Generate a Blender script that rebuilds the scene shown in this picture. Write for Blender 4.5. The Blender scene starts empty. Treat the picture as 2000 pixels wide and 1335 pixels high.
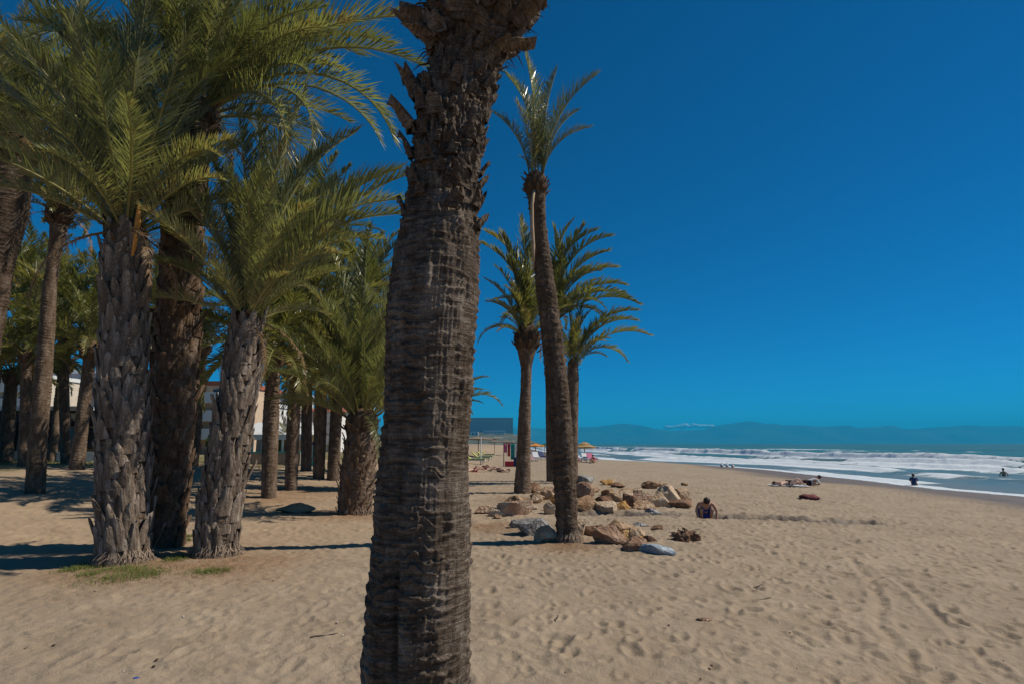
import bpy, math, random
import numpy as np
from mathutils import Vector, Matrix
R = math.radians
random.seed(7); rng = np.random.default_rng(7)
sc = bpy.context.scene
COL = sc.collection

# ------------------------------------------------------------------ camera
FPX = 1111.0; HOR = 864.5; EYE = 1.8
PITCH = math.atan((HOR-667.5)/FPX)
cd = bpy.data.cameras.new('camera'); cam = bpy.data.objects.new('camera', cd); COL.objects.link(cam)
cd.sensor_width = 36; cd.lens = 36*FPX/2000; cd.clip_start = 0.05; cd.clip_end = 60000
cam.location = (0, 0, EYE); cam.rotation_euler = (math.pi/2+PITCH, 0, 0)
sc.camera = cam
# ------------------------------------------------------------------ sky and sun
SUN_EL, SUN_AZ = R(47), R(83)          # azimuth clockwise from +Y (the view direction)
w = bpy.data.worlds.new('World'); sc.world = w; w.use_nodes = True
nt = w.node_tree; bg = nt.nodes['Background']
sky = nt.nodes.new('ShaderNodeTexSky'); sky.sky_type = 'NISHITA'; sky.sun_disc = False
sky.sun_elevation = SUN_EL; sky.sun_rotation = SUN_AZ
sky.air_density = 0.6; sky.dust_density = 0.0; sky.ozone_density = 8
tint = nt.nodes.new('ShaderNodeVectorMath'); tint.operation = 'MULTIPLY'
tint.inputs[1].default_value = (0.08, 0.95, 1.24)      # the deep polarised blue of the whole sky
nt.links.new(sky.outputs[0], tint.inputs[0]); nt.links.new(tint.outputs[0], bg.inputs[0])
bg.inputs[1].default_value = 0.07
sd = bpy.data.lights.new('sun', 'SUN'); sun = bpy.data.objects.new('sun', sd); COL.objects.link(sun)
sd.energy = 4.6; sd.angle = R(0.5); sd.color = (1.0, 0.925, 0.79)
sdir = Vector((math.cos(SUN_EL)*math.sin(SUN_AZ), math.cos(SUN_EL)*math.cos(SUN_AZ), math.sin(SUN_EL)))
sun.rotation_euler = sdir.to_track_quat('Z', 'Y').to_euler(); sun.location = (30, 10, 40)
sc.view_settings.view_transform = 'Standard'; sc.view_settings.look = 'None'
sc.view_settings.exposure = 0.0; sc.view_settings.gamma = 1.0
cy = sc.cycles
cy.use_denoising = True; cy.max_bounces = 6; cy.diffuse_bounces = 3; cy.glossy_bounces = 2
cy.transmission_bounces = 3; cy.transparent_max_bounces = 8; cy.volume_bounces = 0
cy.caustics_reflective = False; cy.caustics_refractive = False
sc.render.film_transparent = False

# ------------------------------------------------------------------ projection helpers
FW = np.array((0, math.cos(PITCH), math.sin(PITCH))); UP = np.array((0, -math.sin(PITCH), math.cos(PITCH)))
CAM = np.array((0, 0, EYE))
def ray(px, py):
    return FW + np.array((1., 0, 0))*(px-1000)/FPX + UP*(667.5-py)/FPX
def at(px, py, Y):
    d = ray(px, py); return CAM + d*(Y/d[1])
def mpp(p):                                   # metres per photo pixel at a point
    return float(np.dot(np.asarray(p)-CAM, FW))/FPX

# ------------------------------------------------------------------ noise
def _h(ix, iy, iz, seed):
    n = (ix.astype(np.int64)*374761393 + iy.astype(np.int64)*668265263 + iz.astype(np.int64)*2147483647 + seed*974711) & 0xffffffff
    n = ((n ^ (n >> 13))*1274126177) & 0xffffffff
    n = ((n ^ (n >> 16))*2246822519) & 0xffffffff
    return ((n ^ (n >> 15)) & 0xffffff)/float(0xffffff)
def vn(x, y, z=None, seed=0):                 # value noise 0..1
    x = np.asarray(x, float); y = np.asarray(y, float); z = np.zeros_like(x) if z is None else np.asarray(z, float)
    x, y, z = np.broadcast_arrays(x, y, z)
    ix, iy, iz = np.floor(x), np.floor(y), np.floor(z)
    fx, fy, fz = x-ix, y-iy, z-iz
    fx, fy, fz = [t*t*(3-2*t) for t in (fx, fy, fz)]
    o = 0
    for a in (0, 1):
        for b in (0, 1):
            for c in (0, 1):
                o = o + _h(ix+a, iy+b, iz+c, seed)*(fx if a else 1-fx)*(fy if b else 1-fy)*(fz if c else 1-fz)
    return o
def fbm(x, y, z=None, oct=4, seed=0):
    s = 0; a = 0.5; t = 0; f = 1
    for k in range(oct):
        s = s + a*vn(np.asarray(x)*f, np.asarray(y)*f, None if z is None else np.asarray(z)*f, seed+k*17); t += a; a *= .5; f *= 2.03
    return s/t
def ss(a, b, x):
    t = np.clip((np.asarray(x, float)-a)/(b-a), 0, 1); return t*t*(3-2*t)

# ------------------------------------------------------------------ mesh helpers
def mesh_np(name, V, F, smooth=True):
    V = np.asarray(V, np.float32); F = np.asarray(F, np.int32); k = F.shape[1]
    m = bpy.data.meshes.new(name); m.vertices.add(len(V)); m.vertices.foreach_set('co', V.ravel())
    m.loops.add(F.size); m.loops.foreach_set('vertex_index', F.ravel())
    m.polygons.add(len(F)); m.polygons.foreach_set('loop_start', np.arange(0, F.size, k, dtype=np.int32))
    m.polygons.foreach_set('use_smooth', np.full(len(F), smooth, bool))
    m.update(calc_edges=True); m.validate(); return m
def grid_faces(nr, nc, wrap=False):
    r = np.arange(nr-1)[:, None]; c = np.arange(nc if wrap else nc-1)[None, :]
    c2 = (c+1) % nc
    a = r*nc+c; b = r*nc+c2; d = (r+1)*nc+c; e = (r+1)*nc+c2
    return np.stack([a, b, e, d], -1).reshape(-1, 4)
def attr(m, name, vals):
    a = m.attributes.new(name, 'FLOAT', 'POINT'); a.data.foreach_set('value', np.asarray(vals, np.float32).ravel())
class MB:
    def __init__(s): s.v = []; s.f = []; s.mi = []
    def add(s, vs, fs, mi=0):
        n = len(s.v); s.v += [tuple(map(float, p)) for p in vs]; s.f += [tuple(i+n for i in f) for f in fs]; s.mi += [mi]*len(fs); return s
    def box(s, c, d, mi=0, rz=0):
        x, y, z = [k/2 for k in d]; vs = []
        cz, sz = math.cos(rz), math.sin(rz)
        for k in (-z, z):
            for (i, j) in ((-x, -y), (x, -y), (x, y), (-x, y)): vs.append((c[0]+i*cz-j*sz, c[1]+i*sz+j*cz, c[2]+k))
        return s.add(vs, [(3, 2, 1, 0), (4, 5, 6, 7), (0, 1, 5, 4), (1, 2, 6, 5), (2, 3, 7, 6), (3, 0, 4, 7)], mi)
    def tube(s, pts, rad, n=8, mi=0, cap=True):
        pts = [Vector(p) for p in pts]; rad = rad if hasattr(rad, '__len__') else [rad]*len(pts); vs = []; fs = []
        for i, p in enumerate(pts):
            t = (pts[min(i+1, len(pts)-1)]-pts[max(i-1, 0)]).normalized()
            u = t.cross(Vector((0.123, 0.97, 0.2))).normalized(); v = t.cross(u)
            for k in range(n):
                a = 2*math.pi*k/n; vs.append(p+(u*math.cos(a)+v*math.sin(a))*rad[i])
        for i in range(len(pts)-1):
            for k in range(n): fs.append((i*n+k, i*n+(k+1) % n, (i+1)*n+(k+1) % n, (i+1)*n+k))
        if cap: fs.append(tuple(range(n))[::-1]); fs.append(tuple(range((len(pts)-1)*n, len(pts)*n)))
        return s.add(vs, fs, mi)
    def mesh(s, name, mats, smooth=False):
        m = bpy.data.meshes.new(name); m.from_pydata(s.v, [], s.f)
        for k in (mats if isinstance(mats, (list, tuple)) else [mats]): m.materials.append(k)
        for p, i in zip(m.polygons, s.mi): p.material_index = i; p.use_smooth = smooth
        m.update(); return m
WPOS = {}
def obj(name, mesh, parent=None, loc=(0, 0, 0), basis=None, mat=None):
    """loc / basis are in world space; parents are never rotated or scaled"""
    o = bpy.data.objects.new(name, mesh); COL.objects.link(o)
    if mat and not len(mesh.materials): mesh.materials.append(mat)
    pw = Vector((0, 0, 0))
    if parent: o.parent = parent; pw = WPOS[parent.name]
    if basis is not None:
        b = basis.copy(); WPOS[o.name] = b.translation.copy(); b.translation = b.translation-pw; o.matrix_basis = b
    else:
        o.location = Vector(loc)-pw; WPOS[o.name] = Vector(loc)
    return o
def tag(o, label=None, cat=None, group=None, kind=None):
    if label: o['label'] = label
    if cat: o['category'] = cat
    if group: o['group'] = group
    if kind: o['kind'] = kind
    return o
def thing(name, loc, label, cat, group=None):
    return tag(obj(name, None, None, loc), label, cat, group)

# ------------------------------------------------------------------ materials
class NT:
    def __init__(s, name):
        s.m = bpy.data.materials.new(name); s.m.use_nodes = True; s.t = s.m.node_tree; s.b = s.t.nodes['Principled BSDF']
        s.out = s.t.nodes['Material Output']; s.tc = s.n('ShaderNodeTexCoord')
    def n(s, ty, **k):
        q = s.t.nodes.new(ty)
        for a, b in k.items(): setattr(q, a, b)
        return q
    def l(s, a, b): s.t.links.new(a, b)
    def noise(s, scale, detail=4, coord='Object', sx=(1, 1, 1), rough=.55):
        mp = s.n('ShaderNodeMapping'); mp.inputs['Scale'].default_value = sx; s.l(s.tc.outputs[coord], mp.inputs[0])
        q = s.n('ShaderNodeTexNoise'); q.inputs['Scale'].default_value = scale; q.inputs['Detail'].default_value = detail
        q.inputs['Roughness'].default_value = rough; s.l(mp.outputs[0], q.inputs['Vector']); return q.outputs['Fac']
    def ramp(s, fac, stops):
        q = s.n('ShaderNodeValToRGB'); e = q.color_ramp.elements
        while len(e) < len(stops): e.new(0.5)
        for el, (p, c) in zip(e, stops): el.position = p; el.color = (*c, 1) if len(c) == 3 else c
        s.l(fac, q.inputs[0]); return q.outputs[0]
    def mix(s, fac, a, b, mode='MIX'):
        q = s.n('ShaderNodeMix', data_type='RGBA', blend_type=mode)
        for i, v in ((0, fac), (6, a), (7, b)):
            if hasattr(v, 'is_linked'): s.l(v, q.inputs[i])
            else: q.inputs[i].default_value = (*v, 1) if hasattr(v, '__len__') else v
        return q.outputs[2]
    def at(s, name):
        q = s.n('ShaderNodeAttribute', attribute_name=name); return q.outputs['Fac']
    def math(s, op, a, b=0.0, c=None):
        q = s.n('ShaderNodeMath', operation=op)
        for i, v in enumerate((a, b, c)):
            if v is None: continue
            if hasattr(v, 'is_linked'): s.l(v, q.inputs[i])
            else: q.inputs[i].default_value = v
        return q.outputs[0]
    def rnd(s): return s.n('ShaderNodeObjectInfo').outputs['Random']
    def bump(s, h, st=.5, dist=.01):
        q = s.n('ShaderNodeBump'); q.inputs['Strength'].default_value = st; q.inputs['Distance'].default_value = dist
        s.l(h, q.inputs['Height']); s.l(q.outputs[0], s.b.inputs['Normal'])
    def col(s, c):
        if hasattr(c, 'is_linked'): s.l(c, s.b.inputs['Base Color'])
        else: s.b.inputs['Base Color'].default_value = (*c, 1)
    def rough(s, r, spec=.3):
        s.b.inputs['Roughness'].default_value = r; s.b.inputs['Specular IOR Level'].default_value = spec
def simple(name, c, rough=.7, var=.25, scale=6, spec=.3, bump=0, bs=40, vary=0.0):
    k = NT(name); lo = tuple(x*(1-var) for x in c); hi = tuple(min(1, x*(1+var)) for x in c)
    cc = k.ramp(k.noise(scale, 5), [(.3, lo), (.7, hi)])
    if vary:
        f = k.math('MULTIPLY_ADD', k.rnd(), 2*vary, 1-vary); cc = k.mix(1.0, cc, (1, 1, 1), 'MULTIPLY')
        q = k.n('ShaderNodeVectorMath', operation='SCALE'); k.l(cc, q.inputs[0]); k.l(f, q.inputs[3]); cc = q.outputs[0]
    k.col(cc); k.rough(rough, spec)
    if bump: k.bump(k.noise(bs, 5), .8, bump)
    return k.m
def leafmat(name, c1, c2, trans=.35, gloss=.38, dry=None, spec=.45):
    k = NT(name); f = k.math('ADD', k.math('MULTIPLY', k.noise(5.0, 4), .7), k.math('MULTIPLY', k.rnd(), .5))
    cc = k.ramp(f, [(.25, c1), (.85, c2)])
    if dry: cc = k.mix(k.ramp(k.math('ADD', k.math('MULTIPLY', k.noise(9, 3), .8), k.math('MULTIPLY', k.rnd(), .35)), [(.68, (0, 0, 0)), (.86, (.8, .8, .8))]), cc, dry)
    k.col(cc); k.rough(gloss, spec)
    t = k.n('ShaderNodeBsdfTranslucent'); k.l(k.mix(1., cc, (1.25, 1.3, .6), 'MULTIPLY'), t.inputs[0])
    mx = k.n('ShaderNodeMixShader'); mx.inputs[0].default_value = trans
    k.l(k.b.outputs[0], mx.inputs[1]); k.l(t.outputs[0], mx.inputs[2]); k.l(mx.outputs[0], k.out.inputs[0]); return k.m
M = {}
M['leaf'] = leafmat('palm_leaf', (.078, .090, .036), (.31, .31, .155), .42, .30, (.30, .21, .10), .5)
M['leaf_far'] = leafmat('palm_leaf_far', (.075, .085, .028), (.26, .245, .09), .42, .34, (.30, .20, .08), .45)
M['leaf_dead'] = leafmat('palm_leaf_dead', (.16, .085, .035), (.30, .19, .09), .25, .6)
M['rachis'] = simple('palm_rachis', (.21, .19, .06), .5, .3, 4, vary=.2)
M['rachis_dead'] = simple('palm_rachis_dead', (.26, .14, .06), .7, .3, 4)
def barkmat(name, c1, c2, c3, stretch=(1, 1, .25), fs=110, bd=.012, fine=.5, rings=0.):
    k = NT(name); f = k.noise(9, 7, sx=stretch, rough=.65); g = k.noise(fs, 4, sx=stretch, rough=.7); h = k.noise(3.2, 5, rough=.7); sp = k.noise(38, 4)
    cc = k.ramp(f, [(.34, c1), (.50, c2), (.66, c3)])
    cc = k.mix(k.math('MULTIPLY', k.ramp(g, [(.42, (1, 1, 1)), (.56, (0, 0, 0))]), fine), cc, tuple(x*.45 for x in c1))
    cc = k.mix(k.math('MULTIPLY', k.ramp(sp, [(.56, (0, 0, 0)), (.70, (1, 1, 1))]), .45), cc, tuple(min(1, x*1.25) for x in c3))
    cc = k.mix(k.ramp(h, [(.38, (0, 0, 0)), (.66, (.55, .55, .55))]), cc, c1)
    hr = None
    if rings:
        hr = k.noise(7, 6, sx=(1, 1, rings), rough=.7); cc = k.mix(k.math('MULTIPLY', k.ramp(hr, [(.40, (1, 1, 1)), (.50, (0, 0, 0))]), .65), cc, tuple(x*.5 for x in c1)); cc = k.mix(k.math('MULTIPLY', k.ramp(hr, [(.56, (0, 0, 0)), (.64, (1, 1, 1))]), .45), cc, c3)
    v = k.math('MULTIPLY_ADD', k.rnd(), .5, .75); q = k.n('ShaderNodeVectorMath', operation='SCALE'); k.l(cc, q.inputs[0]); k.l(v, q.inputs[3])
    k.col(q.outputs[0]); k.rough(.92, .1); hh = k.math('ADD', k.math('MULTIPLY', g, .8), k.math('ADD', k.math('MULTIPLY', f, 1.3), k.math('MULTIPLY', sp, .5))); hh = k.math('ADD', hh, k.math('MULTIPLY', hr, 2.5)) if hr else hh; k.bump(hh, 1.0, bd*2.2); return k.m
M['bark_a'] = barkmat('bark_near', (.125, .088, .063), (.27, .207, .16), (.50, .41, .335), (1, 1, .45), 120, .007, .35, 9.)
M['bark_ring'] = barkmat('bark_ringed', (.10, .066, .044), (.20, .14, .098), (.34, .26, .20), (1, 1, .35), 70, .014)
M['boot'] = barkmat('leaf_base_grey', (.10, .070, .050), (.225, .172, .132), (.43, .355, .29), (1, 1, .10), 90, .008, .55)
M['boot_brown'] = barkmat('leaf_base_brown', (.09, .055, .035), (.19, .12, .075), (.30, .20, .13), (1, 1, .25), 80, .009)
M['fiber'] = barkmat('palm_fibre', (.07, .045, .03), (.15, .095, .06), (.25, .17, .11), (1, 1, .2), 80, .012)
M['orange'] = simple('spathe_orange', (.62, .27, .05), .6, .25, 9)
M['spathe'] = simple('spathe_dry', (.36, .26, .17), .8, .3, 9)

# ------------------------------------------------------------------ the ground
SHORE = [(2000, 969), (1820, 954), (1700, 939), (1600, 928), (1490, 916), (1400, 909), (1300, 904.5), (1170, 899)]
SEA = -0.9
_sp = []
for a, b in SHORE:
    d = ray(a, b); t = (SEA-EYE)/d[2]; _sp.append((d[1]*t, d[0]*t))
_sp = [(-400, 18), (-40, 19), (0, 22), (15, 24.5)] + _sp + [(130, 11), (270, 9), (500, 0), (800, -30), (1000, -60), (1300, -500), (3000, -3200), (14000, -17000)]
_sy = np.array([p[0] for p in _sp]); _sx = np.array([p[1] for p in _sp])
def xs(y): return np.interp(y, _sy, _sx)
def seg_dist(x, y, pts):
    best = np.full(np.shape(x), 1e9); side = np.zeros(np.shape(x)); run = 0
    for (ax, ay), (bx, by) in zip(pts[:-1], pts[1:]):
        dx, dy = bx-ax, by-ay; L2 = dx*dx+dy*dy
        t = np.clip(((x-ax)*dx+(y-ay)*dy)/L2, 0, 1); ex, ey = x-(ax+t*dx), y-(ay+t*dy)
        d = np.hypot(ex, ey); sgn = np.sign(dx*ey-dy*ex); m = d < best
        best = np.where(m, d, best); side = np.where(m, sgn*d, side)
    return best, side
def H0(x, y):
    x = np.asarray(x, float); y = np.asarray(y, float)
    s = xs(y)-x
    z = np.interp(s, [-4000, -60, 0, 7, 13, 22, 40], [-9, -4.0, -0.9, -.42, -.27, -.06, 0])
    u = -x*.6+y*.5
    z = z + .85*ss(9, 27, u)*ss(1.5, 9, -x)*ss(0, 5, y)
    z = z + (fbm(x*.22, y*.22, seed=3)-.5)*.16*ss(4, 14, s)
    far = ss(180, 700, y)*ss(40, 160, s); z = z + far*14*fbm(x*.004+3, y*.004, seed=9)
    return z
def ground(px, py, tmax=4000):
    d = ray(px, py); ts = np.geomspace(1.5, tmax, 900); P = CAM+ts[:, None]*d
    f = P[:, 2]-H0(P[:, 0], P[:, 1]); i = np.argmax(f < 0)
    a, b = ts[max(i-1, 0)], ts[i]
    for _ in range(30):
        c = (a+b)/2; p = CAM+c*d
        if p[2] > H0(p[0], p[1]): a = c
        else: b = c
    return CAM+b*d
TRENCH = [tuple(ground(a, b)[:2]) for a, b in ((1135, 1002), (1240, 1004), (1330, 1005), (1385, 1007), (1440, 1009), (1540, 1014), (1620, 1019), (1690, 1020))]
TRACKS = [[tuple(ground(a, b)[:2]) for a, b in t] for t in (((1655, 1085), (1700, 1135), (1722, 1180), (1712, 1215), (1760, 1270), (1790, 1310)), ((1720, 1110), (1790, 1160), (1845, 1215), (1900, 1270), (1990, 1345)))]
def dimples(x, y, cell, seed, lx, ly, depth, prob):
    out = np.zeros_like(x); cx = np.floor(x/cell); cyy = np.floor(y/cell)
    for i in (-1, 0, 1):
        for j in (-1, 0, 1):
            a, b = cx+i, cyy+j; z0 = np.zeros_like(a)
            ox = (a+_h(a, b, z0, seed))*cell; oy = (b+_h(a, b, z0+1, seed))*cell
            th = _h(a, b, z0+2, seed)*2.2-1.1+.9; on = _h(a, b, z0+3, seed) < prob; sc_ = .7+.7*_h(a, b, z0+4, seed)
            ux = ((x-ox)*np.cos(th)+(y-oy)*np.sin(th))/(lx*sc_); uy = (-(x-ox)*np.sin(th)+(y-oy)*np.cos(th))/(ly*sc_)
            r = np.sqrt(ux*ux+uy*uy)
            out = out+np.where(on, depth*sc_*(-np.exp(-(r*1.35)**2*1.4)+.55*np.exp(-((r-1.25)*2.4)**2)), 0)
    return out
ang = np.concatenate([np.linspace(-180, -56, 40)[:-1], np.linspace(-56, -47, 14)[:-1], np.linspace(-47, 47, 860), np.linspace(47, 56, 14)[1:], np.linspace(56, 180, 40)[1:-1]])
rr = np.concatenate([np.geomspace(.25, 3.4, 14)[:-1], 1/np.linspace(1/3.4, 1/26, 400)[:-1] if False else np.geomspace(3.4, 26, 380)[:-1], np.geomspace(26, 110, 120)[:-1], np.geomspace(110, 13400, 56)])
A_, R_ = np.meshgrid(np.radians(ang), rr); X = R_*np.sin(A_); Y = R_*np.cos(A_)
Z = H0(X, Y); S_ = xs(Y)-X
near = 1-ss(26, 60, R_)
dryz = ss(5.5, 9, S_)*near
tramp = .55+.45*ss(-4, 3, X+1.2*(fbm(X*.5, Y*.5, seed=21)-.5)*4)
det = dimples(X, Y, .50, 5, .13, .065, .027, .9)+dimples(X+.3, Y+.2, .33, 6, .085, .055, .018, .85)+dimples(X, Y, 1.1, 8, .28, .13, .022, .5)
det = det*tramp + (fbm(X*2.6, Y*2.6, seed=4)-.5)*.05*(.6+.4*tramp) + (fbm(X*9, Y*9, seed=14, oct=3)-.5)*.026
Z = Z+det*dryz
wet = (1-ss(6.0, 9.5, S_+1.6*(fbm(X*.15, Y*.15, seed=2)-.5)*2))*ss(-60, -20, S_+0*X)
for t in TRACKS:
    d_, sd_ = seg_dist(X, Y, t); Z = Z+near*(.35+.9*vn(X*1.7, Y*1.7, seed=91))*(-.018*np.exp(-(d_/.05)**2)+.012*np.exp(-((d_-.11)/.045)**2))
d_, sd_ = seg_dist(X, Y, TRENCH)
rag = fbm(X*4.6, Y*4.6, seed=31); rag2 = fbm(X*9, Y*9, seed=32)
wid = .16+.22*vn(X*.9, Y*.9, seed=33)
tr_on = ss(.15, .45, vn(X*.55+4, Y*.55, seed=35)); Z = Z-.17*tr_on*np.exp(-(d_/wid)**2)+np.where(sd_ > 0, 1, .35)*.065*np.exp(-((np.abs(sd_)-.42)/.26)**2)*np.clip((rag-.18)*2.4, 0, 1.3)*np.where(d_ < 1.6, 1, 0)
Z = Z+(rag2-.5)*.10*np.exp(-(d_/.45)**2)
wet = np.maximum(wet, np.clip(1.1*np.exp(-(d_/.42)**2)*np.clip((rag-.10)*3.0, 0, 1), 0, 1))
pit = ground(1385, 1009); pd = np.hypot(X-pit[0], Y-pit[1]-.25); Z = Z-.20*(1-ss(.35, .7, pd))
# litter and lawn
lit = np.zeros_like(X)
for a, b, rad in ((330, 1095, 1.5), (430, 1100, 1.2), (245, 1105, 1.2), (1110, 1062, .8), (690, 1005, 1.2), (525, 972, 1.6), (570, 958, 1.8), (960, 1030, .9), (1020, 975, 1.)):
    g = ground(a, b); lit = np.maximum(lit, np.exp(-((X-g[0])**2+(Y-g[1])**2)/rad**2))
lit = np.clip(lit*(.4+1.1*fbm(X*3, Y*3, seed=41)), 0, 1)
warm = np.clip(ss(.5, 6, -X+1.5)*ss(6, 12, Y)*(.4+.8*fbm(X*.7, Y*.7, seed=42)), 0, 1)
lawn = ss(.45, .62, fbm(X*.35, Y*.35, seed=43)+.3*ss(22, 30, -X*.6+Y*.5+2)-.10)*ss(19, 25, -X*.6+Y*.5)*ss(3, 8, -X)*(1-ss(60, 120, R_))
scrub = ss(75, 120, R_)*ss(22, 45, S_)*np.clip(.55+.9*(fbm(X*.05, Y*.05, seed=45)-.3), 0, 1)
V = np.stack([X, Y, Z], -1).reshape(-1, 3); F = grid_faces(len(rr), len(ang), True)
cidx = len(V); V = np.vstack([V, [[0, 0, float(H0(0., 0.))]]])
gm = mesh_np('sand_beach', V, F[:, ::-1])
for nm, a in (('wet', wet), ('lit', lit), ('warm', warm), ('lawn', lawn), ('scrub', scrub)): attr(gm, nm, np.append(a.ravel(), 0))
k = NT('sand')
base = k.ramp(k.noise(1.3, 6), [(.3, (.315, .238, .162)), (.7, (.395, .308, .22))])
base = k.mix(k.ramp(k.noise(11, 6, rough=.7), [(.38, (.35, .35, .35)), (.56, (0, 0, 0))]), base, (.25, .188, .128))
base = k.mix(k.math('MULTIPLY', k.at('warm'), .75), base, k.ramp(k.noise(2.2, 5), [(.3, (.36, .245, .152)), (.7, (.48, .345, .222))]))
base = k.mix(k.math('MULTIPLY', k.ramp(k.noise(160, 2), [(.58, (0, 0, 0)), (.66, (1, 1, 1))]), .35), base, (.16, .12, .085))
base = k.mix(k.math('MULTIPLY', k.ramp(k.noise(90, 2), [(.66, (0, 0, 0)), (.72, (1, 1, 1))]), .4), base, (.42, .35, .28))
base = k.mix(k.math('MULTIPLY', k.at('lit'), .8), base, k.ramp(k.noise(35, 4), [(.35, (.10, .055, .03)), (.65, (.36, .20, .10))]))
base = k.mix(k.math('MULTIPLY', k.at('lawn'), .85), base, k.ramp(k.noise(14, 5), [(.35, (.09, .08, .025)), (.65, (.20, .19, .06))]))
base = k.mix(k.at('scrub'), base, k.ramp(k.noise(.09, 6, rough=.7), [(.36, (.05, .055, .035)), (.52, (.14, .12, .09)), (.66, (.30, .27, .24))]))
base = k.mix(k.ramp(k.noise(.45, 5), [(.36, (.30, .30, .30)), (.56, (0, 0, 0))]), base, (.25, .19, .135))
base = k.mix(k.at('wet'), base, k.ramp(k.noise(.8, 4), [(.3, (.125, .094, .074)), (.7, (.18, .138, .108))]))
k.col(base)
rg = k.math('MULTIPLY_ADD', k.at('wet'), -.42, .95); k.l(rg, k.b.inputs['Roughness']); k.b.inputs['Specular IOR Level'].default_value = .2
k.bump(k.math('ADD', k.math('MULTIPLY', k.noise(9, 6), 1.0), k.math('MULTIPLY', k.noise(46, 5, rough=.7), .5)), .8, .03)
gm.materials.append(k.m)
tag(obj('sand_beach', gm), 'trampled beige sand beach with footprints rising to the palm grove', kind='structure')

# ------------------------------------------------------------------ the sea
def uout(y): return np.interp(y, [0, 60, 150, 215, 400, 3000], [50, 50, 48, 30, 26, 26])
sang = np.radians(np.concatenate([np.linspace(-12, 2, 40)[:-1], np.linspace(2, 47, 620), np.linspace(47, 100, 60)[1:]]))
srr = np.concatenate([np.geomspace(16, 340, 420)[:-1], np.geomspace(340, 13400, 100)])
A_, R_ = np.meshgrid(sang, srr); X = R_*np.sin(A_); Y = R_*np.cos(A_)
u = X-xs(Y); q = u/uout(Y)
wig = (fbm(Y*.035+X*.01, X*.008, seed=51)-.5); wig2 = (fbm(Y*.12, X*.05, seed=52)-.5)
qq = q+.10*wig+.035*wig2
Z = np.full_like(X, SEA); foam = np.zeros_like(X)
wf = 1-ss(260, 420, R_)
for kq, amp, wl, fs in ((.06, .10, .03, .10), (.22, .30, .035, .16), (.42, .42, .04, .20), (.64, .75, .045, .20), (.93, 1.25, .04, .20)):
    al = fbm(Y*.045+kq*31, X*.02+kq*7, seed=60+int(kq*100)); al = ss(.28, .62, al)
    d = qq-kq-.03*(fbm(Y*.3, X*.1, seed=53)-.5)
    prof = np.where(d < 0, np.exp(-(d/(wl*.45))**2), np.exp(-(d/(wl*1.5))**2))
    Z = Z+amp*(.15+.85*al)*prof*wf
    br = np.where(d > wl*.25, np.exp(-((d-wl*.25)/(wl*.55))**2), np.exp(-(np.abs(d)/(fs*.55))**1.3))
    foam = np.maximum(foam, br*(.08+1.0*al))
sheet = ss(0, .05, q)*(1-ss(.85, 1.0, qq))
foam = np.maximum(foam, sheet*(-.20+.75*fbm(X*.07, Y*.16, seed=57)))
foam = np.maximum(foam, 1.0*np.exp(-((u-.7+.8*wig2)/.9)**2))
foam = foam*np.where(u > -1, 1, 1)
cap = ss(.66, .72, fbm(X*.035, Y*.06, seed=58, oct=3))*ss(1.0, 1.3, q)*(1-ss(3, 7, q))*.9
foam = np.clip(np.maximum(foam, cap), 0, 1)
Z = Z+(.30*(fbm(X*.045, Y*.12, seed=54)-.5)+.12*(fbm(X*.3, Y*.5, seed=55)-.5))*ss(.05, .5, q)*(1-ss(600, 3000, R_))
Z = Z+.30*foam*(fbm(X*.5, Y*.8, seed=56)-.4)*ss(.12, .4, q)*wf
Z = Z-1.2*ss(1.5, 6, -u)
V = np.stack([X, Y, Z], -1).reshape(-1, 3); F = grid_faces(len(srr), len(sang))
uk = (u > -5).ravel(); F = F[uk[F].any(1)]
sm = mesh_np('sea', V, F[:, ::-1]); attr(sm, 'foam', foam); attr(sm, 'shal', 1-ss(.0, 1.15, q)*.9)
k = NT('sea_water'); fn = k.noise(.9, 6, sx=(.6, 1.4, 1)); fn2 = k.noise(5, 4, sx=(.6, 1.3, 1))
fz = k.math('ADD', k.at('foam'), k.math('ADD', k.math('MULTIPLY_ADD', fn, .9, -.45), k.math('MULTIPLY_ADD', fn2, .4, -.2)))
fm = k.ramp(fz, [(.46, (0, 0, 0)), (.64, (1, 1, 1))])
deep = k.ramp(k.noise(.016, 5, sx=(.25, 1, 1), rough=.65), [(.34, (.006, .095, .105)), (.50, (.02, .135, .125)), (.64, (.085, .12, .105))])
wc = k.mix(k.at('shal'), deep, k.ramp(k.noise(.12, 4), [(.35, (.07, .15, .17)), (.7, (.17, .185, .165))]))
k.col(k.mix(fm, wc, (.60, .65, .69)))
k.l(k.math('MULTIPLY_ADD', fm, .6, .36), k.b.inputs['Roughness']); k.b.inputs['Specular IOR Level'].default_value = .22
k.bump(k.math('ADD', k.noise(.5, 5, sx=(.5, 1.5, 1)), k.math('MULTIPLY', k.noise(3, 4, sx=(.5, 1.5, 1)), .3)), .5, .35)
sm.materials.append(k.m)
tag(obj('sea', sm), 'blue green sea with white breaking surf', kind='structure')
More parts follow.
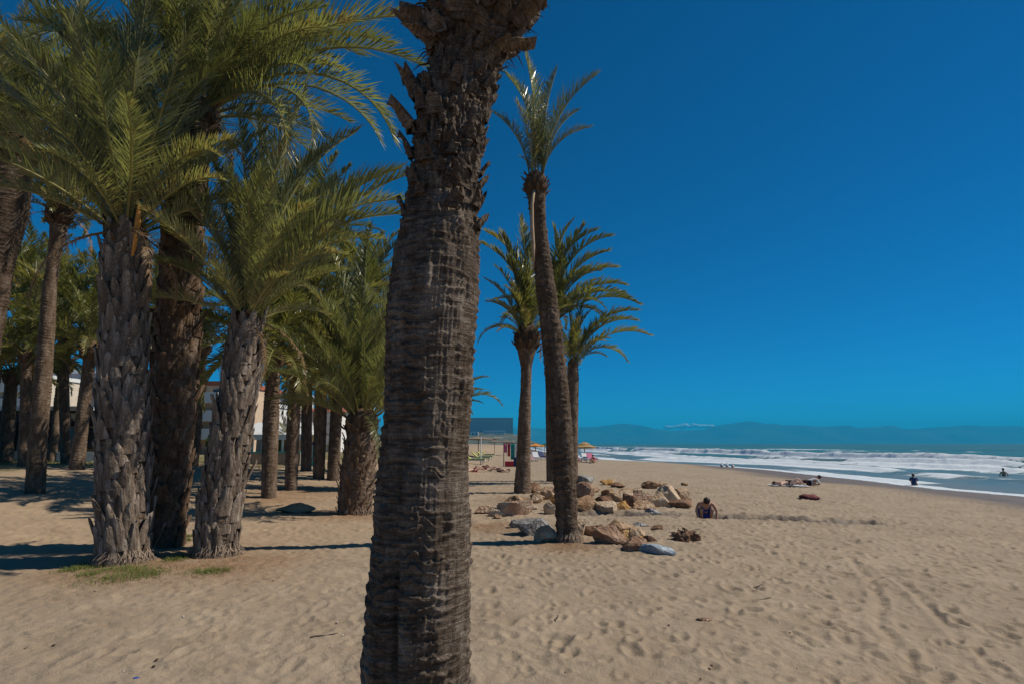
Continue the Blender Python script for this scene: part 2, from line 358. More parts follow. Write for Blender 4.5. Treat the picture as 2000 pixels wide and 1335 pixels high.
# pool of water standing in the trench
pm = MB(); pts = [ground(a, b) for a, b in ((1412, 1011), (1450, 1012), (1500, 1014), (1550, 1016), (1590, 1018))]
pl = []
for i, p in enumerate(pts): pl.append((p[0], p[1]-.12-.05*(i % 2), 0)); 
pr = [(p[0], p[1]+.12+.04*(i % 3), 0) for i, p in enumerate(pts)]
zt = float(np.mean([H0(p[0], p[1]) for p in pts]))-.085
pm.add([(a, b, zt) for a, b, _ in pl+pr[::-1]], [tuple(range(len(pl)*2))])
kw = NT('puddle_water'); kw.col((.05, .07, .08)); kw.rough(.05, .5); kw.bump(kw.noise(12, 3), .15, .01)
tag(obj('puddle', pm.mesh('puddle', kw.m)), 'narrow puddle of sea water lying in the dug trench', kind='structure')

# ------------------------------------------------------------------ mountains, cloud, haze
RIDGE = [(-600, 842), (300, 846), (700, 844), (900, 838), (1000, 833), (1100, 834), (1150, 832), (1185, 829), (1215, 825), (1240, 829), (1265, 834), (1310, 838), (1385, 836), (1400, 829), (1425, 826), (1462, 820), (1490, 824), (1520, 829), (1560, 829), (1610, 831), (1640, 829), (1672, 834), (1700, 832), (1728, 831), (1746, 828), (1760, 834), (1778, 836), (1830, 832), (1860, 831), (1893, 828), (1930, 830), (1990, 831), (2100, 834), (2400, 838), (2900, 845)]
DM = 11000.
rx = np.array([p[0] for p in RIDGE]); ry = np.array([p[1] for p in RIDGE])
pxs = np.linspace(-600, 2900, 700); dep = np.linspace(-1600, 2600, 44)
PXg, Dg = np.meshgrid(pxs, dep)
crest = np.array([at(a, b, DM)[2] for a, b in zip(pxs, np.interp(pxs, rx, ry))]) + 14*(fbm(pxs*.09, pxs*0, seed=70)-.5)
Xg = (PXg-1000)/FPX/math.cos(PITCH)*(DM*math.cos(PITCH)+0)*0+np.array([at(a, 864.5, DM)[0] for a in pxs])[None, :]*np.ones_like(Dg)
Yg = DM+Dg
fall = np.where(Dg < 0, ss(-1600, 0, Dg)**.85, 1-ss(0, 2600, Dg))
rn = fbm(Xg*.0016, Yg*.0013, seed=71, oct=5)
Zg = -12+crest[None, :]*fall*np.where(Dg < -60, 0.42+.95*rn, 1.)+0*rn
Zg = np.minimum(Zg, crest[None, :]*np.where(np.abs(Dg) < 60, 1, .97))
mm = mesh_np('mountains', np.stack([Xg, Yg, Zg], -1).reshape(-1, 3), grid_faces(len(dep), len(pxs)))
k = NT('mountain_slopes'); k.col(k.ramp(k.noise(.0016, 6), [(.35, (.012, .04, .05)), (.65, (.05, .085, .09))])); k.rough(.95, .1); mm.materials.append(k.m)
tag(obj('mountains', mm), 'hazy blue mountain range across the bay', kind='structure')
cb = MB()
def ico(sub, seed, amp=.0, freq=1.):
    import bmesh
    bm = bmesh.new(); bmesh.ops.create_icosphere(bm, subdivisions=sub, radius=1.0)
    V = np.array([v.co[:] for v in bm.verts]); F = [[v.index for v in f.verts] for f in bm.faces]; bm.free()
    if amp: V = V*(1+amp*(fbm(V[:, 0]*freq+9, V[:, 1]*freq+5, V[:, 2]*freq+seed, seed=seed)-.5))[:, None]
    return V, F
for i in range(16):
    t = i/15; c = at(1303+86*t, 835-2.5*math.sin(t*3.0)-random.random()*3, 14300); Vv, Ff = ico(2, i, .5, 1.4)
    cb.add(Vv*np.array([90+50*random.random(), 70, 34+34*random.random()])+c, Ff)
k = NT('cloud_white'); k.col((.88, .88, .88)); k.rough(1, 0)
tag(obj('cloud', cb.mesh('cloud', k.m, True)), 'low white cloud bank peeking over the mountain ridge', 'cloud')
hz = MB().box((0, 0, 225), (44000, 27800, 476))
hm = bpy.data.materials.new('haze_air'); hm.use_nodes = True; ht = hm.node_tree
ht.nodes.remove(ht.nodes['Principled BSDF']); pv = ht.nodes.new('ShaderNodeVolumePrincipled')
pv.inputs['Color'].default_value = (.03, .60, 1.0, 1); pv.inputs['Density'].default_value = 1.3e-4; pv.inputs['Anisotropy'].default_value = 0.0
ht.links.new(pv.outputs[0], ht.nodes['Material Output'].inputs['Volume'])
tag(obj('haze', hz.mesh('haze', hm)), 'thin blue sea haze in the air', kind='stuff')

# ------------------------------------------------------------------ palms
def frond_mesh(name, bend, seed, pairs, mats, lw=.0085, ll=.135, vee=35, ragged=0.10, droopy=.0, petiole=.14):
    r = random.Random(seed); b = MB(); N = 14; pts = []; tan = []
    x = z = 0.; a0 = R(bend)*.40; a1 = -R(bend)*.60
    sway = (r.random()-.5)*.10
    n = 60; P = []
    for i in range(n+1):
        t = i/n; a = a0+(a1-a0)*(t**1.25); P.append((x, sway*t*t, z, a)); x += math.cos(a)/n; z += math.sin(a)/n
    ex, ez = P[-1][0], P[-1][2]; L = math.hypot(ex, ez); ca, sa = ex/L, ez/L
    Q = [((p[0]*ca+p[2]*sa)/L, p[1], (-p[0]*sa+p[2]*ca)/L, p[3]-math.atan2(sa, ca)) for p in P]
    def pos(t):
        f = t*n; i = min(int(f), n-1); g = f-i; u, v = Q[i], Q[i+1]
        return Vector((u[0]+(v[0]-u[0])*g, u[1]+(v[1]-u[1])*g, u[2]+(v[2]-u[2])*g)), u[3]+(v[3]-u[3])*g
    cs = [pos(i/N)[0] for i in range(N+1)]
    b.tube(cs, [.0085*(1-t/N)**.8+.0016+(.010 if t == 0 else 0) for t in range(N+1)], 5, 1)
    for i in range(pairs):
        t = petiole+(1-petiole)*(i+.5)/pairs; p, a = pos(t); s = (t-petiole)/(1-petiole)
        ln = ll*(.35+.65*ss(0, .22, s))*(1-.62*ss(.55, 1, s))
        ph = R(62-34*s); T = Vector((math.cos(a), 0, math.sin(a))); U = Vector((-math.sin(a), 0, math.cos(a)))
        for sd in (-1, 1):
            if r.random() < ragged: continue
            l = float(ln)*(.82+.36*r.random()); f = ph+R(r.uniform(-12, 12)); ve = R(vee+r.uniform(-26, 22))
            side = Vector((0, sd, 0))*math.cos(ve)+U*math.sin(ve); d = (T*math.cos(f)+side*math.sin(f)).normalized()
            wv = d.cross(side.cross(T)).normalized(); wv = (wv*math.cos(r.uniform(-.5, .5))+U*r.uniform(-.35, .35)).normalized()*lw*(.8+.4*r.random())
            g = Vector((0, 0, -1))*l*(.05+droopy*(.5+r.random()))
            p0 = p; p1 = p+d*l*.5+g*.25; p2 = p+d*l+g
            b.add([p0-wv*.35, p0+wv*.35, p1+wv*.5, p1-wv*.5, p2], [(0, 1, 2, 3), (3, 2, 4)], 0)
    return b.mesh(name, mats)
GREEN = [M['leaf'], M['rachis']]; GFAR = [M['leaf_far'], M['rachis']]; DEAD = [M['leaf_dead'], M['rachis_dead']]
BENDS = [22, 48, 80, 115]
FH = {b: [frond_mesh('frond_near', b, 10*i+b, 118, GREEN, .0064, .19, 40) for i in range(3)] for b in BENDS}
FL = {b: [frond_mesh('frond_far', b, 70*i+b, 74, GFAR, .0135, .18, 32) for i in range(2)] for b in BENDS}
FD = {b: [frond_mesh('frond_dead', b, 30*i+b, 60, DEAD, .010, .10, 15, .25, .35) for i in range(2)] for b in BENDS}
def frond_matrix(base, tip, roll=0.):
    base, tip = Vector(base), Vector(tip); x = tip-base; L = x.length; x.normalize()
    up = Vector((0, 0, 1)); zz = up-x*up.dot(x)
    if zz.length < 1e-3: zz = Vector((0, -1, 0))
    zz.normalize(); zz.rotate(Matrix.Rotation(roll, 3, x)); yy = zz.cross(x)
    m = Matrix((x, yy, zz)).transposed().to_4x4()*1.0
    m = m @ Matrix.Diagonal((L, L, L, 1)); m.translation = base; return m
def boot_mesh(name, seed, mat, ln=.42, wd=.20, flare=.12, tip=.35, rows=6, cols=5, jag=.16, lump=.012):
    """one old leaf base: a fibrous, ragged shield of wood, keeled along the middle"""
    r = random.Random(seed); b = MB(); vs = []; fs = []; bend = r.uniform(-.05, .05)
    for i in range(rows):
        t = i/(rows-1); hw = wd*.5*(1-(1-tip)*t**1.3)*(1+.16*(r.random()-.5)); y = .01+flare*t**1.6
        th = wd*.17*(1-.55*t)+.006
        for j in range(cols):
            q = 2*j/(cols-1)-1; jg = (r.random()-.6)*ln*jag*(1.6 if j in (0, cols-1) else 1) if i == rows-1 else (r.random()-.5)*.012
            vs.append((q*hw+bend*t*t+(r.random()-.5)*.01, y+th*(1-q*q*.95)+(r.random()-.5)*lump, ln*t+jg))
    k = len(vs)
    for i in range(rows):
        t = i/(rows-1); hw = wd*.42*(1-(1-tip)*t**1.3)
        vs.append((-hw+bend*t*t, .01+flare*t**1.6-.012, ln*t*.97)); vs.append((hw+bend*t*t, .01+flare*t**1.6-.012, ln*t*.97))
    for i in range(rows-1):
        for j in range(cols-1): fs.append((i*cols+j, i*cols+j+1, (i+1)*cols+j+1, (i+1)*cols+j))
        fs.append((k+2*i+1, k+2*i, k+2*i+2, k+2*i+3)); fs.append((i*cols+cols-1, k+2*i+1, k+2*i+3, (i+1)*cols+cols-1)); fs.append((k+2*i, i*cols, (i+1)*cols, k+2*i+2))
    i = rows-1; fs.append(tuple(i*cols+j for j in range(cols))+(k+2*i+1, k+2*i))
    return b.add(vs, fs).mesh(name, mat, smooth=False)
BOOT = {'long': [boot_mesh('leaf_base', i, M['boot'], .46+.10*(i % 3-1), .25, .045+.02*(i % 2), .30, 7, 5, .22) for i in range(8)],
        'scale': [boot_mesh('leaf_base', 20+i, M['boot_brown'], .26, .25, .035, .42, 5, 5, .18) for i in range(6)],
        'spiky': [boot_mesh('leaf_base', 40+i, M['boot_brown'], .28, .12, .09, .3) for i in range(5)],
        'stub': [boot_mesh('leaf_base', 60+i, M['fiber'], .24, .12, .10, .6, jag=.4, lump=.03) for i in range(5)]}
def boot_matrix(p, n, t, s, tilt=0., sw=1.):
    n = Vector(n); t = Vector(t).normalized(); n = (n-t*n.dot(t)).normalized(); x = n.cross(t)
    if tilt: q = Matrix.Rotation(-tilt, 3, x); n = q @ n; t = q @ t
    m = Matrix((x*s*sw, n*s, t*s)).transposed().to_4x4(); m.translation = Vector(p); return m
def spline(P, W, n):
    P = np.array(P); t = np.linspace(0, 1, n); d = np.r_[0, np.cumsum(np.linalg.norm(np.diff(P, axis=0), axis=1))]; d /= d[-1]
    # smooth interpolation
    out = np.stack([np.interp(t, d, P[:, i]) for i in range(3)], -1); rad = np.interp(t, d, W)
    for _ in range(max(2, n//14)):
        out[1:-1] = (out[:-2]+2*out[1:-1]+out[2:])/4; rad[1:-1] = (rad[:-2]+2*rad[1:-1]+rad[2:])/4
    return out, rad
def ring_trunk(C, Rd, loc, ring, nth, amp, seed, mat, name='trunk', extra=None, arcn=5, arcw=.55, chaos=.35):
    """tapered trunk of stacked, ragged leaf-scar rings"""
    n = len(C); seg = np.r_[0, np.cumsum(np.linalg.norm(np.diff(C, axis=0), axis=1))]
    th = np.linspace(0, 2*np.pi, nth, endpoint=False)
    T = np.gradient(C, axis=0); T /= np.linalg.norm(T, axis=1)[:, None]
    ux = np.cross(T, np.array([0, 1., 0])); ux /= np.linalg.norm(ux, axis=1)[:, None]; uy = np.cross(T, ux)*-1
    S, TH = np.meshgrid(seg, th, indexing='ij'); cx, sx_ = np.cos(TH), np.sin(TH)
    nz = fbm(cx*1.6+5, sx_*1.6+5, S*1.3/ring*.12+seed, seed=seed); nf = vn(cx*5+9, sx_*5+9, S/ring*.5, seed=seed+3); nv = vn(cx*14+40, sx_*14+40, S*3., seed=seed+5)
    v0 = S/ring+2.0*nz+.25*nf+TH/(2*np.pi)                      # a slow spiral
    v0 = v0+chaos*(2.2*(fbm(cx*2.3+70, sx_*2.3+70, S*3.1, seed=seed+21)-.5)+.9*(vn(cx*7+70, sx_*7+70, S*14, seed=seed+23)-.5)); ampm = 1-.6*(1-ss(.35, .62, fbm(cx*2+33, sx_*2+33, S*3.5, seed=seed+25)))
    row = np.floor(v0); arcs = TH/(2*np.pi)*arcn+_h(row, row*0, row*0, seed)*arcn; ci = np.floor(arcs); cf = arcs-ci
    v = v0+arcw*(_h(ci % arcn, row*0, row*0+1, seed+11)-.5)+.30*(2*cf-1)**2*arcw; fr = v-np.floor(v); rw = np.floor(v)
    cut = .80+.15*_h(ci % arcn, rw, rw*0, seed+13)
    lip = (fr/cut)**1.8*(1-ss(cut, np.minimum(cut+.10, 1), fr))*1.15
    d = amp*ampm*(lip*(.35+1.2*_h(ci % arcn, rw, rw*0+2, seed+17)*.5+.6*vn(cx*3+rw, sx_*3, S*0+rw*.37, seed=seed+7))-.35) + amp*.45*(nv-.5) + amp*.8*(nz-.5)
    if extra is not None: d = d+extra(S, TH, seg)
    Rr = Rd[:, None]+d
    P = C[:, None, :]+ux[:, None, :]*(Rr*cx)[..., None]+uy[:, None, :]*(Rr*sx_)[..., None]
    m = mesh_np(name, P.reshape(-1, 3)-np.array(loc), grid_faces(n, nth, True)); m.materials.append(mat); return m
def boss_mesh(r, h, seed, mat, nth=26, nr=14):
    t = np.linspace(0, 1, nr); th = np.linspace(0, 2*np.pi, nth, endpoint=False); T, TH = np.meshgrid(t, th, indexing='ij')
    prof = np.sin(np.clip(T*1.0, 0, 1)*np.pi*.86+.34)**.7
    rr_ = r*prof*(1+.45*(fbm(np.cos(TH)*3+7, np.sin(TH)*3+7, T*5+seed, seed=seed, oct=3)-.5))
    m = mesh_np('crown', np.stack([rr_*np.cos(TH), rr_*np.sin(TH), (T-.35)*h], -1).reshape(-1, 3), grid_faces(nr, nth, True)); m.materials.append(mat); return m
def palm(label, pts, style='ring', n=26, L=3.0, el=(80, -12), near=False, explicit=(), dead=0, base=None, boots=0, boss=1.0, stub=16, ring=.12, amp=.022, seed=1, group='date palms in the grove', depth=None, lean=0, bsc=1., bendk=1.0, mat=None, bt='stub'):
    r = random.Random(seed*13+1)
    g = ground(pts[0][0], pts[0][1]) if depth is None else None
    Yd = depth if depth is not None else g[1]
    P = [at(p[0], p[1], Yd+lean*(i/(max(1, len(pts)-1)))) for i, p in enumerate(pts)]
    W = [p[2]*.5*mpp(q)*math.cos(math.atan((p[0]-1000)/FPX))-(0 if boots else amp*.35) for p, q in zip(pts, P)]
    z0 = float(H0(P[0][0], P[0][1]))
    if P[0][2] > z0-.05: P = [np.array([P[0][0], P[0][1], z0-.15])]+P; W = [W[0]*1.12]+W
    loc = Vector((P[0][0], P[0][1], z0)); ht = P[-1][2]-z0
    root = thing('palm_tree', loc, label, 'palm tree', group)
    rows = int(ht/ring*(8 if near else 6))+12
    C, Rd = spline(P, W, rows)
    core = Rd*(.80 if boots else 1.)
    tr = obj('trunk', ring_trunk(C, core, loc, ring, 44 if near else 28, amp, seed, mat or M['bark_ring']), root, loc)
    seg = np.r_[0, np.cumsum(np.linalg.norm(np.diff(C, axis=0), axis=1))]
    if boots:
        for i in range(boots):
            h = seg[-1]*(.02+.98*(i/boots)) ; a = i*2.39996+r.uniform(-.12, .12)
            j = min(int(np.searchsorted(seg, h)), len(C)-1); c = C[j]; T = C[min(j+2, len(C)-1)]-C[max(j-2, 0)]
            nn = Vector((math.cos(a), math.sin(a), 0)); rad = core[j]
            s = bsc*(.75+.5*r.random())
            obj('leaf_base', r.choice(BOOT[style]), tr, basis=boot_matrix(Vector(c)+nn*rad*.93, nn, T, s, R(r.uniform(-4, 5) if r.random() > .1 else r.uniform(8, 20)), r.uniform(.7, 1.25)))
    top = Vector(C[-1]); rt = float(Rd[-1]); br = rt*1.25*boss
    crown = obj('crown', boss_mesh(br, br*2.4, seed, M['fiber']), root, top)
    T = Vector(C[-1]-C[-6]).normalized()
    for i in range(stub):
        a = i*2.39996; h = -.75+1.5*i/max(1, stub); nn = Vector((math.cos(a), math.sin(a), 0))
        obj('leaf_base', r.choice(BOOT[bt]), crown, basis=boot_matrix(top+Vector((0, 0, h*br))+nn*br*.72, nn, T, br*r.uniform(2.0, 3.0), R(r.uniform(10, 40))))
    FM = FH if near else FL
    hub = top+Vector((0, 0, br*.55))
    for i in range(n):
        f = (i+.5)/n; e = R(el[0]+(el[1]-el[0])*f**.9+r.uniform(-7, 7)); a = i*2.39996+seed+r.uniform(-.2, .2)
        l = L*(.72+.28*math.sin(math.pi*min(1, f*.9+.25)))*r.uniform(.88, 1.1)
        d = Vector((math.cos(a)*math.cos(e), math.sin(a)*math.cos(e), math.sin(e)))
        hb = hub+Vector((d.x, d.y, 0))*br*.45+Vector((0, 0, br*(.5-.8*f)))
        bend = BENDS[min(3, max(0, int(bendk*f*3.2+r.uniform(-.1, .9))))]
        obj('frond', r.choice(FM[bend]), crown, basis=frond_matrix(hb, hb+d*l, r.uniform(-.35, .35)))
    for ex in explicit:                                   # (tip px, tip py, depth offset of the tip, bend, roll)
        tip = at(ex[0], ex[1], Yd+ex[2]); d = (Vector(tip)-hub); h2 = Vector((d.x, d.y, 0)); h2 = h2.normalized() if h2.length > 1e-4 else h2
        o = obj('frond', r.choice(FM[ex[3]]), crown, basis=frond_matrix(hub+h2*br*.5, tip, ex[4] if len(ex) > 4 else r.uniform(-.2, .2)))
    for i in range(dead):
        a = seed*2.1+i*1.9; e = R(r.uniform(-70, -35)); d = Vector((math.cos(a)*math.cos(e), math.sin(a)*math.cos(e), math.sin(e)))
        tag(obj('dead_frond', r.choice(FD[80]), crown, basis=frond_matrix(hub+Vector((d.x, d.y, -.2))*br*.6, hub+d*L*r.uniform(.45, .7))), 'dry brown hanging frond')
    return root, tr, crown, hub, Yd, br
STAT = []
# --- A: the big trunk in the foreground
YA = 2.55
PA = [(800, 1700, 232), (806, 1480, 215), (810, 1335, 205), (818, 1160, 202), (826, 1000, 184), (832, 860, 164), (838, 740, 170), (845, 600, 178), (857, 470, 166), (866, 380, 148), (874, 300, 146), (884, 215, 146), (900, 150, 130), (912, 110, 126), (924, 70, 150), (934, 20, 190), (940, -60, 225), (944, -140, 210)]
P = [at(a, b, YA) for a, b, _ in PA]; W = [c*.5*mpp(q) for (a, b, c), q in zip(PA, P)]
zA = float(H0(P[0][0], YA)); sel = [i for i, p in enumerate(P) if p[2] > zA]; P = [P[i] for i in sel]; W = [W[i] for i in sel]
P = [np.array([P[0][0]-.01, YA, zA-.2])]+P; W = [W[0]*1.15]+W
locA = Vector((P[0][0], YA, zA))
rootA = thing('palm_tree', locA, 'nearest palm, huge dark ridged trunk crossing the whole picture from bottom to top', 'palm tree', 'date palms in the grove')
C, Rd = spline(P, W, 900)
def exA(S, TH, seg):
    cx, sx_ = np.cos(TH), np.sin(TH); hh = C[:, 2][:, None]+0*TH
    fib = vn(cx*38+80, sx_*38+80, S*5.5, seed=101); fib2 = vn(cx*75+80, sx_*75+80, S*11, seed=107)
    d = -.0045*np.clip(fib-.45, 0, 1)*2.2-.004*np.clip(fib2-.5, 0, 1)*2
    cell = fbm(cx*5+30, sx_*5+30, S*11, seed=103, oct=3); upz = ss(2.45, 3.2, hh)
    d = d+upz*(.075*(cell-.5)+.03*(vn(cx*16+3, sx_*16+3, S*26, seed=105)-.5))
    # the long split low on the side that faces the camera (theta chosen to the left of the middle)
    ta = 4.99; w_ = .11*(.5+vn(S*4, S*0+3, seed=111)); da = np.abs((TH-ta-.06*np.sin(S*5)+np.pi) % (2*np.pi)-np.pi)
    d = d-.032*np.exp(-(da/(w_*.6))**2)*ss(.86, 1.0, hh)*(1-ss(1.3, 1.5, hh))
    # scattered chunky scars
    ch = vn(cx*4+60, sx_*4+60, S*7, seed=113); d = d+.012*ss(.62, .85, ch)*(.4+fib)
    return d
trA = obj('trunk', ring_trunk(C, Rd-.004-.022*ss(2.5, 3.0, C[:, 2])*(1-ss(3.45, 3.75, C[:, 2])), locA, .048, 250, .0105, 5, M['bark_a'], extra=exA, arcn=5, arcw=.45, chaos=.6), rootA, locA)
segA = np.r_[0, np.cumsum(np.linalg.norm(np.diff(C, axis=0), axis=1))]
rA = random.Random(3)
BA = [boot_mesh('leaf_base', 80+i, M['bark_a'], .13, .11, .03, .75, 6, 6, .6, .022) for i in range(8)]
for i in range(130):                               # rough cut leaf bases on the upper trunk
    py = 450-480*(i/130)**.8; zz = at(890, py, YA)[2]; j = int(np.argmin(np.abs(C[:, 2]-zz))); a = i*2.39996+rA.uniform(-.3, .3)
    nn = Vector((math.cos(a), math.sin(a), 0)); T = C[min(j+3, 899)]-C[max(j-3, 0)]; up_ = 1 if py < 110 else 0
    s = rA.uniform(.4, .75)*(1.5 if up_ else 1)
    obj('leaf_base', rA.choice(BA), trA, basis=boot_matrix(Vector(C[j])+nn*(Rd[j]*.955-.012*(1-up_)), nn, T, s, R(rA.uniform(4, 16)+(22 if up_ else 0)), rA.uniform(.7, 1.5)))
for px, py, a, s, tl in ((808, 255, 3.25, 1.35, 30), (816, 205, 3.5, 1.25, 22), (812, 300, 3.0, 1.0, 18), (852, 92, 3.4, 1.2, 55), (985, 98, -.2, 1.1, 72), (975, 118, -.5, .9, 60), (822, 60, 3.3, 1.7, 48), (1000, 60, -.3, 1.7, 50)):
    zz = at(px, py, YA)[2]; j = int(np.argmin(np.abs(C[:, 2]-zz))); nn = Vector((math.cos(a), math.sin(a), 0))
    obj('leaf_base', rA.choice(BA), trA, basis=boot_matrix(Vector(C[j])+nn*Rd[j]*.9, nn, (0, 0, 1), s, R(tl), .8))
fb = MB()
for i in range(420):
    py = rA.uniform(-120, 130); zz = at(920, py, YA)[2]; j = int(np.argmin(np.abs(C[:, 2]-zz))); a = rA.uniform(0, 6.283); nn = Vector((math.cos(a), math.sin(a), 0)); p0 = Vector(C[j])+nn*Rd[j]*.96
    d_f = (nn*rA.uniform(.4, 1.2)+Vector((rA.gauss(0, .5), rA.gauss(0, .5), rA.uniform(-.6, 1.0)))).normalized(); l_f = rA.uniform(.05, .16); s_f = d_f.cross(nn+Vector((.1, .2, .3))).normalized()*rA.uniform(.0025, .008)
    m_f = p0+d_f*l_f*.6; e_f = m_f+(d_f+Vector((0, 0, -.7)))*l_f*.4
    fb.add([p0-s_f, p0+s_f, m_f+s_f*.7, m_f-s_f*.7, e_f], [(0, 1, 2, 3), (3, 2, 4)])
tag(obj('loose_fibers', fb.mesh('loose_fibers', M['fiber']), rootA, (0, 0, 0)), kind='stuff')
topA = Vector(C[-1]); crA = obj('crown', boss_mesh(.30, .5, 3, M['fiber']), rootA, topA)
for i in range(26):
    a = i*2.39996; e = R(84-26*(i/26)+rA.uniform(-3, 3)); d = Vector((math.cos(a)*math.cos(e), math.sin(a)*math.cos(e), math.sin(e)))
    obj('frond', rA.choice(FH[rA.choice((22, 48))]), crA, basis=frond_matrix(topA+Vector((d.x, d.y, .3))*.4, topA+d*rA.uniform(2.4, 3.0)+Vector((0, 0, .1)), rA.uniform(-.3, .3)))

# --- B, C, D: the cluster on the left
rB = palm('thick pale grey palm at left, leaf bases peeling, grass at its foot', [(243, 1094, 132), (240, 1000, 128), (240, 800, 118), (244, 640, 112), (245, 540, 104), (245, 470, 84)], 'long', n=36, L=3.1, el=(82, 4), near=True, boots=230, dead=6, seed=2, bsc=1., boss=.8, stub=14, bendk=.6,
    explicit=((245, -60, -.4, 22, .0), (262, -20, -1.0, 22, .3), (60, 10, -.6, 48), (-20, 90, -.4, 48), (10, 200, -1.2, 80), (-40, 260, .2, 80), (150, -40, .6, 22), (110, 20, -1.2, 48), (340, -10, .3, 48), (420, 30, .8, 48), (460, 120, -.5, 80), (30, 330, -.8, 115), (420, 300, -1, 115), (200, 60, -1.6, 80), (80, 330, .8, 80), (-80, 150, .5, 48), (130, 120, -1.8, 80)))
for (px0, py0, px1, py1, wd) in ((262, 470, 270, 395, .045), (258, 500, 264, 440, .035)):
    b = MB(); a, c = Vector(at(px0, py0, rB[4]-.33)), Vector(at(px1, py1, rB[4]-.42)); k_ = [a.lerp(c, t)+Vector((.03*math.sin(t*3), 0, 0)) for t in (0, .2, .45, .7, .9, 1)]
    b.tube(k_, [.012, wd*.8, wd, wd*.8, wd*.35, .006], 7)
    tag(obj('spathe', b.mesh('spathe', M['orange'], True), rB[2], (0, 0, 0)), 'orange flower sheath')
    bpy.data.objects[-1] if False else None
rC = palm('tall dark palm standing behind the pale grey pair, its crown out of the top', [(322, 1066, 92), (330, 960, 96), (340, 800, 108), (349, 620, 106), (356, 450, 98), (368, 330, 92), (384, 240, 80)], 'scale', n=46, L=3.7, el=(75, -8), near=True, boots=240, dead=8, seed=4, bsc=1.05, boss=.9, stub=16, bendk=.9,
    explicit=((822, 132, .3, 80), (768, 272, -.2, 115), (800, 30, 1.0, 48), (742, 268, 1.0, 115), (650, -40, .4, 48), (560, -90, 0., 48), (450, -120, -.6, 22), (600, 270, -1.3, 115), (700, 110, 2.0, 80), (540, 330, -1.5, 115), (300, -120, .4, 22), (640, 60, -.9, 80), (500, 20, -1.2, 48), (690, 30, -.6, 48), (590, -10, 1.4, 48), (760, 90, 1.6, 80)))
rD = palm('shorter pale grey palm with leaning shaggy trunk and low spreading crown', [(420, 1082, 104), (428, 1000, 104), (444, 900, 98), (460, 800, 88), (472, 720, 82), (481, 640, 66)], 'long', n=28, L=2.4, el=(80, 12), near=True, boots=170, dead=4, seed=6, bsc=.85, boss=.75, stub=12, bendk=.5,
    explicit=((490, 205, .2, 22), (452, 225, -.5, 22), (598, 180, .2, 22), (560, 262, -.5, 48), (640, 290, .2, 48), (700, 255, .9, 48), (795, 340, .3, 48), (792, 395, -.5, 80), (800, 425, .4, 80), (745, 470, -.6, 80), (400, 300, .5, 22), (372, 415, -.5, 48), (350, 380, .7, 48), (520, 330, -1.2, 80), (440, 330, -1.3, 48), (680, 500, -.8, 80), (620, 400, -1.2, 80), (780, 330, .8, 48), (660, 360, .9, 48)))
rE = palm('squat bushy palm with a fat brown trunk beside the near trunk', [(692, 1002, 82), (698, 930, 84), (705, 870, 80), (706, 835, 62)], 'spiky', n=46, L=3.2, el=(86, 12), near=True, boots=140, seed=8, bsc=.9, boss=.8, stub=14, bendk=.5,
    explicit=((600, 560, .5, 48), (560, 640, -.4, 80), (650, 500, .3, 22), (730, 480, .2, 22), (770, 540, .2, 22), (610, 720, -1.2, 80), (740, 900, -1.2, 115), (690, 520, 0, 22), (760, 620, -.8, 48), (630, 600, -.6, 48)))
rN = palm('dark palm at the left edge with only its bulging top and upper trunk in view', [(-105, 1010, 66), (-70, 900, 64), (-40, 750, 62), (-18, 620, 62), (2, 500, 66), (14, 420, 88), (20, 350, 92), (22, 300, 80)], n=50, L=3.9, el=(70, -25), near=True, dead=6, seed=9, boss=1.1, stub=24, ring=.11, amp=.03, explicit=((70, 40, -.5, 48), (130, 170, .5, 80), (60, 120, -1, 80), (150, 60, 1.0, 48), (-60, 40, 0, 48), (100, 300, 1.2, 115), (20, 60, 0.4, 48), (160, 240, .6, 80)))
# --- mid-ground trunks of the grove
rF = palm('straight slim palm left of the two between the grey trunk and the squat palm', [(525, 971, 32), (527, 880, 33), (530, 800, 33), (533, 735, 28), (534, 705, 26)], n=40, L=3.6, el=(75, -45), dead=3, seed=11, boss=1.3)
rG = palm('straight slim palm right of its twin, between grey trunk and squat palm', [(568, 956, 26), (572, 850, 27), (576, 760, 27), (579, 690, 24), (580, 655, 24)], n=40, L=3.9, el=(75, -45), seed=12, boss=1.3, dead=2)
rH = palm('slim palm with sprouting foot just left of the squat palm', [(622, 934, 24), (625, 850, 25), (627, 780, 25), (628, 725, 22)], n=38, L=3.8, el=(75, -45), dead=3, seed=13, boss=1.2)
rH2 = palm('ringed palm trunk touching the left side of the squat palm', [(650, 937, 25), (654, 860, 24), (657, 800, 24), (660, 745, 22)], n=36, L=3.8, el=(75, -40), dead=2, seed=14, boss=1.2)
rI = palm('leaning brown palm at far left with round knob under its crown', [(68, 962, 44), (74, 860, 40), (84, 740, 38), (92, 640, 34), (97, 560, 30), (106, 500, 28), (112, 465, 34), (116, 425, 40)], n=32, L=2.9, el=(75, -15), dead=3, seed=15, boss=1.25, stub=26, ring=.10)
b = MB(); 
rJ = palm('leaning dark palm standing close to the left of the pale grey trunk', [(150, 916, 34), (157, 850, 30), (165, 780, 28), (172, 725, 26), (177, 690, 30)], n=24, L=2.9, el=(70, -35), dead=3, seed=16, boss=1.2)
rK = palm('palm trunk at the left edge before the dark restaurant', [(12, 903, 30), (15, 830, 30), (20, 770, 28), (23, 740, 26)], n=36, L=3.4, el=(70, -40), dead=3, seed=17, boss=1.3)
rL = palm('thin palm second from the left edge before the dark restaurant', [(45, 911, 25), (48, 830, 24), (50, 760, 22), (51, 700, 22)], n=34, L=3.1, el=(70, -40), dead=3, seed=18, boss=1.3)
